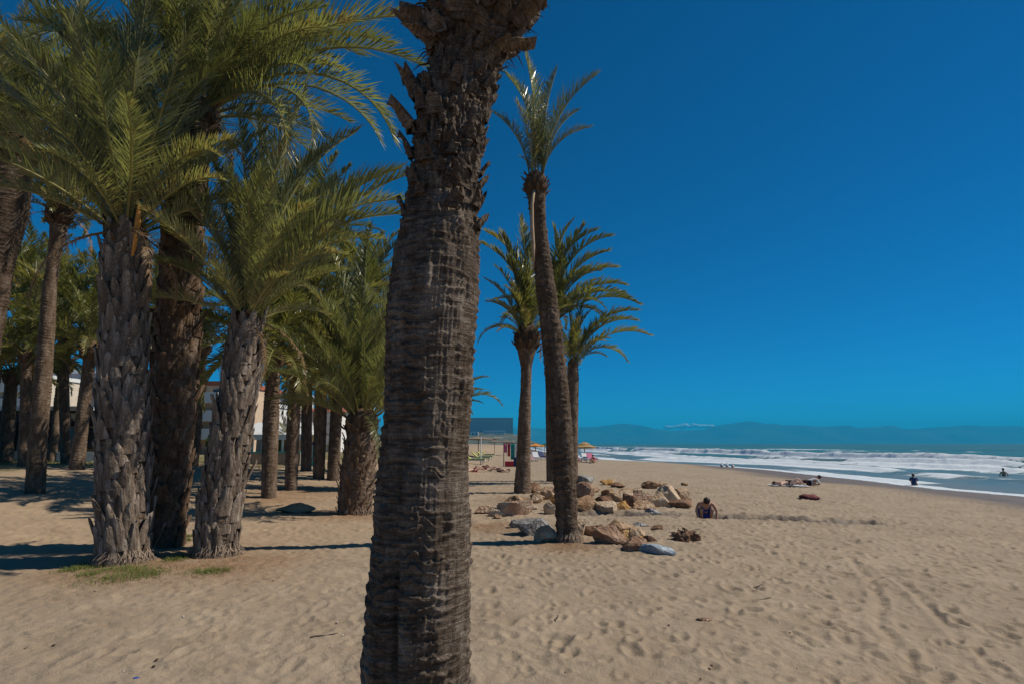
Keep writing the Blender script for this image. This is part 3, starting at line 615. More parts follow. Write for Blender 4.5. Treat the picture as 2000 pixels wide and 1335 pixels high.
rM = palm('thin pale palm with a ball shaped knob before the restaurant sign', [(101, 901, 19), (108, 840, 19), (114, 780, 18), (120, 735, 18), (122, 718, 24)], n=18, L=1.9, el=(75, 5), seed=19, boss=1.5, stub=22)
rO = palm('thin palm seen through the gap between the two grey trunks', [(376, 909, 25), (383, 830, 23), (390, 750, 20), (394, 700, 18), (396, 682, 22)], n=24, L=2.1, el=(75, -10), seed=20, boss=1.3)
rT = palm('palm half hidden behind the leaning palm, crown low over the restaurant', [(128, 905, 22), (126, 800, 22), (124, 700, 22), (122, 620, 22)], n=38, L=3.6, el=(75, -45), dead=4, seed=21, boss=1.2)
rU = palm('palm behind the thick grey trunk with yellowish crown', [(205, 908, 26), (205, 800, 25), (206, 700, 24), (206, 640, 24)], n=38, L=3.6, el=(75, -45), dead=4, seed=22, boss=1.2)
rW = palm('palm far left behind others, drooping crown at the edge', [(-30, 905, 28), (-20, 800, 27), (-5, 700, 26), (0, 600, 26)], n=38, L=3.8, el=(75, -45), dead=4, seed=23, boss=1.2)
rX = palm('palm hidden behind the dark tall trunk, crown filling the gap', [(300, 905, 24), (302, 760, 24), (305, 620, 24)], n=38, L=3.4, el=(75, -45), dead=3, seed=31, boss=1.2)
rY = palm('palm at far left whose crown droops in front of the sky gap', [(60, 900, 22), (58, 760, 22), (55, 560, 24)], n=38, L=3.4, el=(75, -45), dead=3, seed=32, boss=1.2)
rZ = palm('tall back row palm whose crown fills the gap above the squat palm', [(690, 925, 22), (696, 780, 22), (704, 600, 24)], n=44, L=4.2, el=(78, -45), dead=3, seed=33, boss=1.2)
rZ2 = palm('back row palm with crown between the leaning grey palm and the near trunk', [(598, 918, 22), (600, 720, 22), (604, 470, 24)], n=44, L=4.0, el=(78, -40), dead=3, seed=34, boss=1.2)
# --- palms on the open beach
rP = palm('tall slender curved palm in the middle, knob and small upright crown', [(1109, 1056, 44), (1105, 980, 44), (1100, 900, 46), (1093, 800, 46), (1083, 700, 45), (1071, 600, 41), (1059, 510, 36), (1052, 440, 30), (1049, 400, 34), (1047, 368, 38)], n=2, L=1.1, el=(80, 60), near=True, seed=25, boss=1.05, stub=34, ring=.13, amp=.030, bt='stub', bendk=.3, group='palms on the open beach',
    explicit=((1028, 112, .1, 22, 0), (1092, 132, .1, 22, .2), (1166, 145, .1, 48, 0), (1152, 252, 0, 80, 0), (990, 148, .3, 48, 0), (964, 222, .2, 48, 0), (1006, 200, -.4, 48, 0), (1045, 190, .5, 22, 0), (1132, 215, .5, 48)))
b = MB(); k_ = [Vector(at(a, c, rP[4]-.24)) for a, c in ((1043, 372), (1039, 400), (1039, 440), (1041, 480), (1042, 525))]
b.tube(k_, [.03, .035, .04, .045, .012], 6)
tag(obj('dry_stalk', b.mesh('dry_stalk', M['spathe'], True), rP[2], (0, 0, 0)), 'pale dry flower stalk hanging down the trunk')
rQ = palm('slim dark palm with a round knob left of the tall curved palm', [(1020, 962, 34), (1023, 880, 27), (1025, 800, 25), (1027, 760, 21), (1028, 715, 22), (1028, 690, 34), (1030, 668, 44)], n=18, L=2.1, el=(80, 5), dead=2, seed=26, boss=.95, stub=30, ring=.12, bendk=.8, group='palms on the open beach',
    explicit=((948, 450, .3, 80), (942, 478, -.2, 80), (978, 452, 0, 22), (1015, 425, .2, 22), (948, 545, .2, 48), (950, 590, -.3, 80), (935, 668, .1, 115), (975, 620, -.6, 80), (968, 520, .8, 48), (1050, 440, .2, 22), (1060, 560, -.5, 48), (995, 500, -.6, 48), (985, 560, -.9, 80)))
rR2 = palm('palm behind the tall curved palm with a full arching crown', [(1078, 939, 22), (1077, 860, 22), (1076, 740, 22), (1076, 640, 22)], n=22, L=3.5, el=(75, -5), dead=2, seed=27, boss=1.1, bendk=1.1, group='palms on the open beach',
    explicit=((1118, 432, .3, 48), (1080, 440, 0, 22), (1165, 448, .2, 80), (1188, 492, -.3, 80), (1222, 555, .2, 80), (1248, 595, -.3, 80), (1205, 520, .8, 80), (1140, 440, -.8, 48), (1180, 600, -1.5, 115), (1150, 520, -1.5, 80), (1230, 580, 1, 80), (1100, 480, -1.0, 48), (1195, 460, .5, 80), (1170, 530, 1.2, 80)))
rR = palm('low palm just right of the tall curved palm', [(1117, 943, 24), (1117, 860, 24), (1118, 780, 24), (1119, 735, 24), (1119, 715, 20)], n=16, L=2.2, el=(78, 0), dead=2, seed=28, boss=.9, stub=18, bendk=.9, group='palms on the open beach',
    explicit=((1245, 605, .2, 80), (1268, 655, -.2, 80), (1226, 704, .2, 115), (1160, 600, .3, 48), (1105, 590, 0, 22), (1140, 590, .4, 22), (1210, 620, -.6, 80), (1190, 660, -1.0, 80), (1130, 620, -.9, 48), (1245, 625, .7, 80)))
rS = palm('distant palm whose crown shows right of the near trunk', [(875, 908, 17), (877, 860, 16), (878, 812, 16)], n=22, L=2.9, el=(75, -10), seed=29, boss=1.2, group='palms on the open beach', explicit=((952, 735, 0, 80), (980, 790, .2, 115), (945, 760, -.5, 80), (930, 740, .8, 48)))
rV = palm('little far palm in front of the cream building', [(556, 905, 9), (557, 850, 8)], n=14, L=1.0, el=(70, -20), seed=30, boss=1.2, depth=None, stub=6)

# ------------------------------------------------------------------ root fibres, grass and litter
def sticks(name, pts, mat, n, seed, lo, hi, rad, up, parent=None, spread=.0, label=None, kind='stuff', droop=0.):
    r = random.Random(seed); b = MB()
    for _ in range(n):
        p = r.choice(pts); ox, oy = r.gauss(0, p[3]), r.gauss(0, p[3]); x, y = p[0]+ox, p[1]+oy
        z = float(p[2]) if len(p) > 4 else None
        l = r.uniform(lo, hi); a = r.uniform(0, 6.28); e = R(r.uniform(*up)); d = Vector((math.cos(a)*math.cos(e), math.sin(a)*math.cos(e), math.sin(e)))
        b.v.append((x, y, l, d, r.random()))
    xy = np.array([(q[0], q[1]) for q in b.v]); zz = H0(xy[:, 0], xy[:, 1]); items = b.v; b = MB()
    for (x, y, l, d, q), z in zip(items, zz):
        p = Vector((x, y, z-.004)); s_ = d.cross(Vector((0, 0, 1)) if abs(d.z) < .9 else Vector((1, 0, 0))).normalized()*rad*(.6+q)
        m = p+d*l*.5+Vector((0, 0, .08*l)); e_ = p+d*l+Vector((d.x, d.y, -1))*l*droop*(.5+q)
        b.add([p-s_, p+s_, m+s_*.8, m-s_*.8, e_], [(0, 1, 2, 3), (3, 2, 4)])
    o = obj(name, b.mesh(name, mat), parent, (0, 0, 0))
    return tag(o, label, kind=kind)
M['grass'] = leafmat('grass_blade', (.075, .11, .022), (.20, .21, .06), .3, .5)
M['straw'] = simple('straw_litter', (.34, .22, .12), .9, .4, 20)
M['root'] = simple('root_fibre', (.26, .19, .14), .9, .4, 25)
gp = []
for a, b_, sp in ((165, 1108, .12), (195, 1105, .1), (145, 1112, .1), (250, 1112, .16), (285, 1122, .16), (270, 1118, .2), (225, 1112, .15), (340, 1093, .1), (352, 1088, .08), (395, 1118, .12), (420, 1115, .1), (180, 1120, .12), (210, 1130, .2), (365, 1048, .08), (360, 1055, .06)):
    g = ground(a, b_); gp.append((g[0], g[1], g[2], sp))
sticks('grass', gp, M['grass'], 5200, 1, .03, .10, .0035, (25, 85), label='green grass tufts on the sand at the foot of the grey palms', droop=.2)
lp = [(*ground(a, b_), sp) for a, b_, sp in ((250, 1130, .4), (330, 1110, .4), (400, 1120, .4), (450, 1105, .4), (470, 1095, .35), (300, 1135, .5), (360, 1105, .3), (1115, 1068, .25), (960, 1035, .5), (1000, 1060, .4), (1090, 1072, .25))]
sticks('straw_litter', lp, M['straw'], 2600, 2, .03, .16, .003, (-3, 14), label='dry straw and leaf litter round the palm feet')
lg = []
for _ in range(60):
    a, b_ = random.uniform(-120, 640), random.uniform(893, 912); g = ground(a, b_); lg.append((g[0], g[1], g[2], .7))
sticks('lawn_grass', lg, M['grass'], 9000, 3, .04, .12, .008, (35, 85), label='thin grass strip at the back of the grove')
for rt_, n_, rad_, sd_ in ((rB, 420, .42, 4), (rD, 300, .36, 5), (rP, 260, .20, 6), (rE, 200, .45, 7)):
    b = MB(); r = random.Random(sd_); c = WPOS[rt_[0].name]
    for _ in range(n_):
        a = r.uniform(0, 6.28); h = r.uniform(.02, .22); q = rad_*r.uniform(.86, 1.02)
        p0 = Vector((c.x+math.cos(a)*q, c.y+math.sin(a)*q, c.z+h)); a2 = a+r.uniform(-.35, .35); q2 = q+r.uniform(.02, .14)
        p1 = Vector((c.x+math.cos(a2)*q2, c.y+math.sin(a2)*q2, c.z-.02)); sdv = Vector((-math.sin(a), math.cos(a), .1))*r.uniform(.004, .009)
        mdp = (p0+p1)/2+Vector((math.cos(a), math.sin(a), .4))*.03
        b.add([p0-sdv, p0+sdv, mdp+sdv, mdp-sdv, p1+sdv*.5, p1-sdv*.5], [(0, 1, 2, 3), (3, 2, 4, 5)])
    tag(obj('root_fibers', b.mesh('root_fibers', M['root']), rt_[0], (0, 0, 0)), kind='stuff')

# ------------------------------------------------------------------ rocks
def rockmat(name, c1, c2, c3):
    k = NT(name); f = k.noise(3.5, 7); g = k.noise(16, 5); rd = k.math('MULTIPLY_ADD', k.rnd(), .3, -.15)
    k.col(k.ramp(k.math('ADD', k.math('ADD', k.math('MULTIPLY', f, .75), k.math('MULTIPLY', g, .25)), rd), [(.34, c1), (.5, c2), (.66, c3)]))
    k.rough(.92, .15); k.bump(k.math('ADD', f, k.math('MULTIPLY', g, .8)), 1.0, .10); return k.m
M['rk_tan'] = rockmat('rock_tan', (.26, .15, .08), (.47, .31, .19), (.62, .48, .34))
M['rk_pink'] = rockmat('rock_pink', (.29, .17, .11), (.46, .30, .205), (.60, .46, .35))
M['rk_grey'] = rockmat('rock_grey', (.17, .155, .145), (.31, .29, .275), (.53, .51, .49))
M['rk_brown'] = rockmat('rock_brown', (.13, .07, .045), (.25, .14, .085), (.36, .23, .15))
M['rk_white'] = rockmat('rock_white', (.30, .34, .38), (.50, .55, .58), (.72, .76, .78))
M['rk_orange'] = rockmat('rock_orange', (.34, .16, .05), (.50, .26, .08), (.58, .36, .16))
def rock_mesh(seed, mat, sx, sy, sz):
    r = random.Random(seed); V, F = ico(3, seed, .35, 1.2)
    for _ in range(16):
        n = np.array([r.gauss(0, 1), r.gauss(0, 1), r.gauss(0, .8)]); n /= np.linalg.norm(n); d = r.uniform(.38, .8)
        h = V@n; V = V-np.outer(np.clip(h-d, 0, None), n)
    V = V*(1+.30*(fbm(V[:, 0]*3.2+9, V[:, 1]*3.2+5, V[:, 2]*3.2+seed, seed=seed, oct=4)-.5))[:, None]
    V /= np.abs(V).max(0); V = V*np.array([sx, sy, sz])
    return mesh_np('rock', V, np.array(F), False), mat
ROCKS = [  # centre px, foot py, width px, height px, colour, label
 (947, 1003, 34, 17, 'rk_pink', 'leftmost small pink rock of the heap by the near trunk'),
 (968, 1008, 34, 18, 'rk_tan', 'low tan rock second from the near trunk'),
 (1012, 1006, 66, 36, 'rk_pink', 'long pink slab left of the slim dark palm foot'),
 (1008, 985, 40, 22, 'rk_tan', 'tan rock leaning at the foot of the slim dark palm'),
 (1042, 962, 26, 22, 'rk_brown', 'red brown rock just right of the slim dark palm'),
 (1062, 976, 44, 28, 'rk_tan', 'tan rock behind the slab, left of the curved trunk'),
 (1074, 962, 26, 16, 'rk_pink', 'small pink rock at the top of the heap left of curved trunk'),
 (1046, 982, 30, 18, 'rk_tan', 'middle tan rock of the heap left of curved trunk'),
 (1074, 1004, 30, 24, 'rk_tan', 'pale tan rock touching the curved trunk from behind'),
 (1046, 1046, 74, 46, 'rk_grey', 'big rounded blue grey boulder left of the curved trunk'),
 (1010, 1030, 26, 16, 'rk_grey', 'small grey stone left of the blue grey boulder'),
 (1068, 1058, 40, 34, 'rk_tan', 'rounded yellow tan boulder in front of the blue grey one'),
 (1130, 1048, 28, 42, 'rk_tan', 'tan rock half hidden right behind the curved trunk'),
 (1147, 945, 36, 20, 'rk_grey', 'dark pointed slab on top of the pink rocks'),
 (1143, 975, 42, 36, 'rk_pink', 'tall pink block right of the curved trunk'),
 (1148, 998, 58, 30, 'rk_tan', 'grooved tan rock at the front of the right heap'),
 (1178, 986, 36, 20, 'rk_brown', 'brown flat rock in the right heap'),
 (1184, 1000, 46, 22, 'rk_tan', 'low tan rock at the front next to the grooved one'),
 (1192, 947, 30, 13, 'rk_orange', 'small ochre rock at the back of the right heap'),
 (1208, 952, 26, 12, 'rk_brown', 'small dark brown rock behind the right heap'),
 (1192, 968, 26, 14, 'rk_tan', 'brownish rock left of the split tan block'),
 (1212, 980, 42, 24, 'rk_tan', 'split tan block in the middle of the right heap'),
 (1214, 995, 32, 18, 'rk_orange', 'orange rock below the split tan block'),
 (1236, 990, 30, 30, 'rk_brown', 'round dark brown boulder in the middle of the right heap'),
 (1256, 976, 34, 22, 'rk_pink', 'pinkish angular rock right of the round brown boulder'),
 (1276, 954, 34, 18, 'rk_tan', 'knobbly tan rock standing at the back alone'),
 (1288, 990, 36, 34, 'rk_tan', 'pale tan pointed rock in the right heap'),
 (1262, 994, 34, 16, 'rk_tan', 'low yellowish rock at the front centre of the right heap'),
 (1312, 982, 40, 36, 'rk_tan', 'tall tan rock at the right end of the heap'),
 (1328, 978, 38, 26, 'rk_tan', 'tan rock leaning on the tall one at the right end'),
 (1330, 992, 46, 20, 'rk_brown', 'low brown rock at the right end near the crouching person'),
 (1278, 1003, 30, 14, 'rk_grey', 'dark grey stone sitting in the trench edge'),
 (1338, 947, 12, 6, 'rk_tan', 'small pale stone alone behind the right heap'),
 (1160, 1047, 36, 24, 'rk_brown', 'rounded brown rock at the left of the near heap'),
 (1198, 1063, 62, 36, 'rk_pink', 'large pink and white boulder of the near heap'),
 (1212, 1040, 56, 26, 'rk_tan', 'tan crumbly rock behind the pink and white boulder'),
 (1240, 1052, 40, 22, 'rk_tan', 'tan rock between crumbly one and red brown one'),
 (1252, 1028, 26, 10, 'rk_grey', 'small grey flat stone behind the near heap'),
 (1284, 1034, 20, 9, 'rk_brown', 'small brown stone right of the grey flat stone'),
 (1250, 1076, 54, 28, 'rk_brown', 'red brown boulder at the front of the near heap'),
 (1290, 1083, 62, 22, 'rk_white', 'blue white flat rock at the front of the near heap'),
 (1272, 1058, 24, 14, 'rk_brown', 'small brown stone above the blue white rock'),
 (1225, 962, 22, 13, 'rk_brown', 'small dark stone at the back centre of the right heap'),
 (1246, 962, 20, 12, 'rk_tan', 'small tan stone behind the pinkish angular rock'),
 (1300, 962, 30, 20, 'rk_brown', 'brown jagged rock behind the tall tan one'),
 (1268, 948, 18, 10, 'rk_brown', 'little brown stone left of the knobbly rock'),
 (1290, 950, 16, 9, 'rk_pink', 'little pink stone right of the knobbly rock'),
 (1158, 962, 24, 14, 'rk_tan', 'tan stone just below the dark pointed slab'),
 (1090, 985, 26, 18, 'rk_orange', 'orange stone showing left behind the curved trunk'),
 (1030, 1000, 26, 14, 'rk_brown', 'brown stone leaning against the long pink slab'),
 (1226, 1052, 26, 18, 'rk_orange', 'ochre stone wedged right of the pink and white boulder'),
 (1344, 990, 26, 12, 'rk_tan', 'flat tan stone at the very right end of the heap'),
]
for i, (cx_, fy, wp, hp, mt, lb) in enumerate(ROCKS):
    g = ground(cx_, fy); s_ = mpp(g); sx, sz = wp*.5*s_*1.28, hp*s_*1.12
    m_, mt_ = rock_mesh(200+i, M[mt], sx, sx*random.uniform(.7, .95), sz*.60); m_.materials.append(mt_)
    o = obj('rock', m_, None, (g[0], g[1]+sx*.55, float(H0(g[0], g[1]+sx*.55))+sz*.24)); o.rotation_euler = (0, 0, 0)
    tag(o, lb, 'rock', 'rocks piled round the beach palms')
RB = random.Random(77)
for i in range(30):
    hx, hy, sp = RB.choice(((1050, 985, 30), (1220, 985, 75), (1300, 985, 35), (1215, 1050, 45), (1240, 985, 80), (1160, 985, 25), (1250, 1060, 30), (1000, 1003, 35)))
    a, c = hx+RB.uniform(-sp, sp), hy+RB.uniform(-12, 14); g = ground(a, c); s_ = mpp(g); q = RB.uniform(5, 12)*s_
    m_, _ = rock_mesh(500+i, None, q, q*RB.uniform(.7, 1), q*RB.uniform(.5, .85)); m_.materials.append(M[RB.choice(('rk_tan', 'rk_tan', 'rk_orange', 'rk_brown', 'rk_pink'))])
    tag(obj('rubble_stone', m_, None, (g[0], g[1]+.1, g[2]+q*.2)), 'small rubble stone wedged between the larger rocks of the heaps', 'stone', 'rubble stones in the rock heaps')
# mossy half buried stone between the slim palms
g = ground(574, 1002); s_ = mpp(g); m_, _ = rock_mesh(300, None, 42*s_, 36*s_, 14*s_); k = rockmat('rock_olive', (.26, .19, .12), (.36, .27, .175), (.45, .35, .24)); m_.materials.append(k)
tag(obj('rock', m_, None, (g[0], g[1]+.3, g[2]+.06)), 'half buried sandy brown stone before the two slim palms', 'rock')
# root clump
def tangle(px, py, wp, hp, seed, mat, n, label, name='root_clump', cat='root'):
    g = ground(px, py); s_ = mpp(g); r = random.Random(seed); b = MB()
    for i in range(n):
        a = r.uniform(0, 6.28); q = r.random()**.6; p = Vector((g[0]+math.cos(a)*q*wp*.5*s_, g[1]+.2+math.sin(a)*q*.22, g[2]+(1-q)*hp*s_*r.uniform(.2, 1)))
        k_ = [p]; d = Vector((r.gauss(0, 1), r.gauss(0, 1), r.gauss(0, .5))).normalized()
        for _ in range(4):
            d = (d+Vector((r.gauss(0, .5), r.gauss(0, .5), r.gauss(-.1, .5)))).normalized(); nx = k_[-1]+d*r.uniform(.02, .06); nx.z = max(nx.z, g[2]-.01); k_.append(nx)
        b.tube(k_, [r.uniform(.008, .028)*(1-.18*j) for j in range(5)], 5, cap=False)
    V, F = ico(3, seed, 1.2, 2.4); b.add(V*np.array([wp*.44*s_, .2, hp*.55*s_])+np.array([g[0], g[1]+.2, g[2]+.02]), F)
    tag(obj(name, b.mesh(name, mat)), label, cat)
tangle(1345, 1056, 54, 26, 5, M['rk_brown'], 70, 'dark tangled root clump lying alone right of the rocks')
# small litter on the sand
b = MB()
def flat_bit(px, py, wp, dp, hp, mat, name, label, cat, seed):
    g = ground(px, py); s_ = mpp(g); V, F = ico(2, seed, 1.1, 1.7); m = mesh_np(name, V*np.array([wp*.5*s_, dp*.5*s_*2.2, hp*.5*s_]), np.array(F), True); m.materials.append(mat)
    return tag(obj(name, m, None, (g[0], g[1], g[2]+hp*.25*s_)), label, cat)
M['blue'] = simple('plastic_blue', (.03, .06, .28), .4, .1); M['offwhite'] = simple('paper_white', (.62, .58, .53), .8, .15); M['dark'] = simple('dark_wood', (.06, .045, .04), .9, .3)
flat_bit(265, 1325, 11, 6, 5, M['blue'], 'bottle_cap', 'small blue bottle cap on the sand at bottom left', 'bottle cap', 1)
flat_bit(1376, 1211, 32, 9, 7, M['rk_pink'], 'shell', 'pale pink shell fragment lying on the open sand', 'shell', 2)
for i, (a, c, ang_) in enumerate(((605, 1246, .2), (1470, 1150, .5), (1085, 1215, 1.2), (1475, 1172, .1))):
    g = ground(a, c); b = MB(); k_ = [Vector((g[0], g[1], g[2]+.012))]; r = random.Random(i)
    for j in range(5): k_.append(k_[-1]+Vector((math.cos(ang_+r.uniform(-.5, .5))*.05, math.sin(ang_+r.uniform(-.5, .5))*.07, r.uniform(-.004, .006))))
    b.tube(k_, [.006, .009, .007, .006, .005, .003], 5)
    tag(obj('twig', b.mesh('twig', M['dark'])), ['dark twig on the sand left of the near trunk', 'thin curved twig on the sand below the blue white rock', 'small branching twig right of the near trunk', 'short dark twig on the open sand at right'][i], 'twig', 'twigs on the sand')
for i in range(46):
    a, c = random.uniform(20, 1980), random.uniform(1090, 1330)
    if 690 < a < 930: continue
    g = ground(a, c); V, F = ico(1, i, .5, 1.5); q = random.uniform(.006, .016); m = mesh_np('pebble', V*np.array([q, q*1.2, q*.6]), np.array(F), True); m.materials.append(random.choice((M['offwhite'], M['dark'], M['rk_brown'], M['dark'])))
    tag(obj('pebble', m, None, (g[0], g[1], g[2]+q*.5)), 'tiny pebble or shell bit scattered on the sand', 'pebble', 'pebbles scattered on the sand')

# ------------------------------------------------------------------ people
M['skin'] = simple('skin_tanned', (.46, .25, .165), .55, .12, 8); M['skin2'] = simple('skin_fair', (.60, .37, .28), .55, .12, 8)
M['hair'] = simple('hair_dark', (.035, .022, .016), .6, .2); M['shorts'] = simple('cloth_blue', (.02, .05, .25), .8, .2); M['cloth_dark'] = simple('cloth_dark', (.05, .02, .03), .8, .2)
M['cloth_white'] = simple('cloth_white', (.68, .68, .68), .8, .1); M['cloth_teal'] = simple('cloth_teal', (.03, .30, .27), .8, .15); M['cloth_red'] = simple('cloth_red', (.45, .03, .05), .8, .15)
M['cloth_navy'] = simple('cloth_navy', (.02, .04, .12), .8, .15); M['cloth_pink'] = simple('cloth_pink', (.55, .16, .26), .8, .15)
def skin_mesh(name, verts, edges, rad, mat, sub=1, root=0):
    m = bpy.data.meshes.new('tmp'); m.from_pydata([tuple(v) for v in verts], edges, []); o = bpy.data.objects.new('tmp', m); COL.objects.link(o)
    sk = o.modifiers.new('s', 'SKIN'); sk.use_smooth_shade = True; m.skin_vertices.new() if not m.skin_vertices else None
    for i, q in enumerate(rad):
        e = m.skin_vertices[0].data[i]; e.radius = (q, q) if not hasattr(q, '__len__') else q; e.use_root = (i == root)
    sb = o.modifiers.new('b', 'SUBSURF'); sb.levels = sub; sb.render_levels = sub
    dg = bpy.context.evaluated_depsgraph_get(); me = bpy.data.meshes.new_from_object(o.evaluated_get(dg)); me.name = name
    bpy.data.objects.remove(o); bpy.data.meshes.remove(m); me.materials.clear(); me.materials.append(mat); return me
def person(J, loc, rz, label, skin, cloth=(), hair=True, scale=1., group=None, cat='person'):
    """J: joint positions in metres (facing -Y); one skinned body with fingers and nose, hair and clothes as children"""
    V = []; E = []; Rr = []; ix = {}
    def put(n, co, r, par=None):
        ix[n] = len(V); V.append(Vector(co)); Rr.append(r)
        if par: E.append((ix[par], ix[n]))
    g = lambda n: Vector(J[n])
    put('pel', g('pel'), .135); put('bel', (g('pel')*.5+g('che')*.5), (.135, .115), 'pel'); put('che', g('che'), (.155, .125), 'bel'); put('nek', g('nek'), .058, 'che')
    hd = g('hea'); ax = (hd-g('nek')).normalized(); put('jaw', hd-ax*.045, .075, 'nek'); put('cra', hd+ax*.06, .088, 'jaw')
    fwd = Vector(J.get('face', (0, -1, 0))); put('nos', hd+fwd*.10, .016, 'jaw')
    for s in 'LR':
        put('sh'+s, g('sh'+s), .062, 'che'); put('el'+s, g('el'+s), .043, 'sh'+s); put('wr'+s, g('wr'+s), .030, 'el'+s)
        d = (g('wr'+s)-g('el'+s)).normalized(); sd = d.cross(Vector((0, 0, 1))) if abs(d.z) < .95 else Vector((1, 0, 0)); sd.normalize()
        put('pa'+s, g('wr'+s)+d*.07, (.036, .02), 'wr'+s)
        for f, (o_, ln) in enumerate(((-.030, .075), (-.010, .085), (.010, .08), (.030, .065))):
            p1 = g('wr'+s)+d*.11+sd*o_; put(f'f{f}a'+s, p1, .009, 'pa'+s); put(f'f{f}b'+s, p1+d*ln+Vector((0, 0, -.02)), .007, f'f{f}a'+s)
        put('tha'+s, g('wr'+s)+d*.06+sd*.05, .010, 'pa'+s); put('thb'+s, g('wr'+s)+d*.10+sd*.065, .008, 'tha'+s)
        put('hi'+s, g('hi'+s), .095, 'pel'); put('kn'+s, g('kn'+s), .060, 'hi'+s); 
        mid = (g('kn'+s)*.6+g('an'+s)*.4); put('ca'+s, mid, .055, 'kn'+s); put('an'+s, g('an'+s), .038, 'ca'+s); put('to'+s, g('to'+s), (.042, .028), 'an'+s)
    root = thing('person', loc, label, cat, group); rm = Matrix.Rotation(rz, 4, 'Z'); root.rotation_euler = (0, 0, rz); root.scale = (scale,)*3
    def kid(name, me):
        o = bpy.data.objects.new(name, me); COL.objects.link(o); o.parent = root; return o
    kid('body', skin_mesh('body', V, E, Rr, skin, 1, 0))
    if hair:
        Vv, Ff = ico(2, 3); Vv = np.array([v for v in Vv]); c = hd+ax*.055-fwd*.02
        m = mesh_np('hair', Vv*np.array([.105, .112, .105])*.98+np.array(c), np.array(Ff)); m.materials.append(M['hair'] if hair is True else hair); kid('hair', m)
    for nm, chain, mat in cloth:
        vs = [V[ix[c]] for c in chain[0]]; rs = [(Rr[ix[c]] if not hasattr(Rr[ix[c]], '__len__') else max(Rr[ix[c]]))*1.16+.008 for c in chain[0]]
        kid(nm, skin_mesh(nm, vs, chain[1], rs, mat, 1, 0))
    return root
SHORTS = (('pel', 'hiL', 'knL', 'hiR', 'knR'), [(0, 1), (1, 2), (0, 3), (3, 4)])
TOP = (('che', 'bel'), [(0, 1)]); BRIEF = (('pel', 'hiL', 'hiR'), [(0, 1), (0, 2)])
SHIRT = (('bel', 'che', 'shL', 'elL', 'shR', 'elR', 'pel'), [(0, 1), (1, 2), (2, 3), (1, 4), (4, 5), (0, 6)])
def LR(**k):
    d = {}
    for n, v in k.items():
        if n[-1] == '_': d[n[:-1]+'L'] = v; d[n[:-1]+'R'] = (-v[0], v[1], v[2])
        else: d[n] = v
    return d
crouch = LR(pel=(0, .22, .20), che=(0, -.02, .47), nek=(0, -.13, .58), hea=(0, -.20, .60), face=(0, -.6, -.8), sh_=(.19, -.06, .54), el_=(.29, -.12, .33), wr_=(.26, -.22, .13), hi_=(.10, .18, .20), kn_=(.15, -.16, .40), an_=(.13, -.0, .07), to_=(.14, -.17, .03))
g = ground(1386, 1009)
person(crouch, (g[0], g[1]+.28, float(H0(g[0], g[1]+.28))-.16), R(-8), 'person in blue clothes crouching head down, hands in the sand by the trench', M['skin'], [('shorts', SHORTS, M['shorts']), ('top', TOP, M['shorts'])], scale=.92)
lie = dict(pel=(0, 0, .13), che=(-.36, 0, .14), nek=(-.52, 0, .14), hea=(-.66, 0, .15), face=(0, 0, 1), shL=(-.44, -.18, .13), shR=(-.44, .18, .13), elL=(-.52, -.38, .08), elR=(-.55, .36, .08), wrL=(-.70, -.20, .10), wrR=(-.72, .18, .10),
  hiL=(.06, -.09, .12), hiR=(.06, .09, .12), knL=(.44, -.10, .36), knR=(.46, .10, .22), anL=(.74, -.10, .06), anR=(.86, .10, .07), toL=(.86, -.10, .04), toR=(.95, .10, .10))
def towel(px, py, wx, wy, mat, label, name='towel', rz=0, dy=0):
    g = ground(px, py); n = 14; xx, yy = np.meshgrid(np.linspace(-.5, .5, n), np.linspace(-.5, .5, 8)); X_ = xx*wx; Y_ = yy*wy
    c, s = math.cos(rz), math.sin(rz); wxx = g[0]+X_*c-Y_*s; wyy = g[1]+dy+X_*s+Y_*c; Zt = H0(wxx, wyy)+.03+.03*fbm(xx*5, yy*5, seed=int(px)); Vt = np.stack([wxx, wyy, Zt], -1).reshape(-1, 3)
    F1 = grid_faces(8, n); nb = len(Vt); V2 = np.vstack([Vt, Vt-np.array([0, 0, .05])]); F2 = np.vstack([F1, F1[:, ::-1]+nb])
    m = mesh_np(name, V2, F2); m.materials.append(mat); return tag(obj(name, m), label, 'towel'), g
M['towel'] = simple('towel_pale', (.50, .52, .58), .9, .15)
_, g = towel(1548, 950, 1.9, .8, M['towel'], 'pale towel under the person lying with bent knee', dy=.4)
person(lie, (g[0], g[1]+.4, float(H0(g[0], g[1]+.4))+.02), 0, 'person lying on a pale towel with one knee raised', M['skin2'], [('bikini', BRIEF, M['cloth_dark'])], scale=.98)
half = dict(pel=(-.2, 0, .12), che=(.14, 0, .24), nek=(.28, 0, .34), hea=(.38, 0, .42), face=(-.7, 0, .6), shL=(.20, -.18, .28), shR=(.20, .18, .28), elL=(.34, -.2, .06), elR=(.34, .2, .06), wrL=(.12, -.22, .05), wrR=(.12, .22, .05),
  hiL=(-.24, -.09, .12), hiR=(-.24, .09, .12), knL=(-.5, -.1, .3), knR=(-.52, .1, .14), anL=(-.66, -.1, .06), anR=(-.9, .1, .06), toL=(-.76, -.1, .05), toR=(-.96, .1, .12))
g = ground(1596, 949)
person(half, (g[0], g[1]+.5, float(H0(g[0], g[1]+.5))+.01), 0, 'person reclining on elbows in a white top, dark shorts', M['skin'], [('top', SHIRT, M['cloth_white']), ('shorts', SHORTS, M['cloth_dark'])], scale=.95)
_, g = towel(1580, 974, .85, .35, M['cloth_dark'], 'crumpled dark red towel lying on the open sand', rz=.1)
V, F = ico(3, 9, 1.1, 2.2); m = mesh_np('bundle', V*np.array([.36, .2, .13]), np.array(F)); m.materials.append(simple('cloth_maroon', (.14, .035, .035), .85, .3))
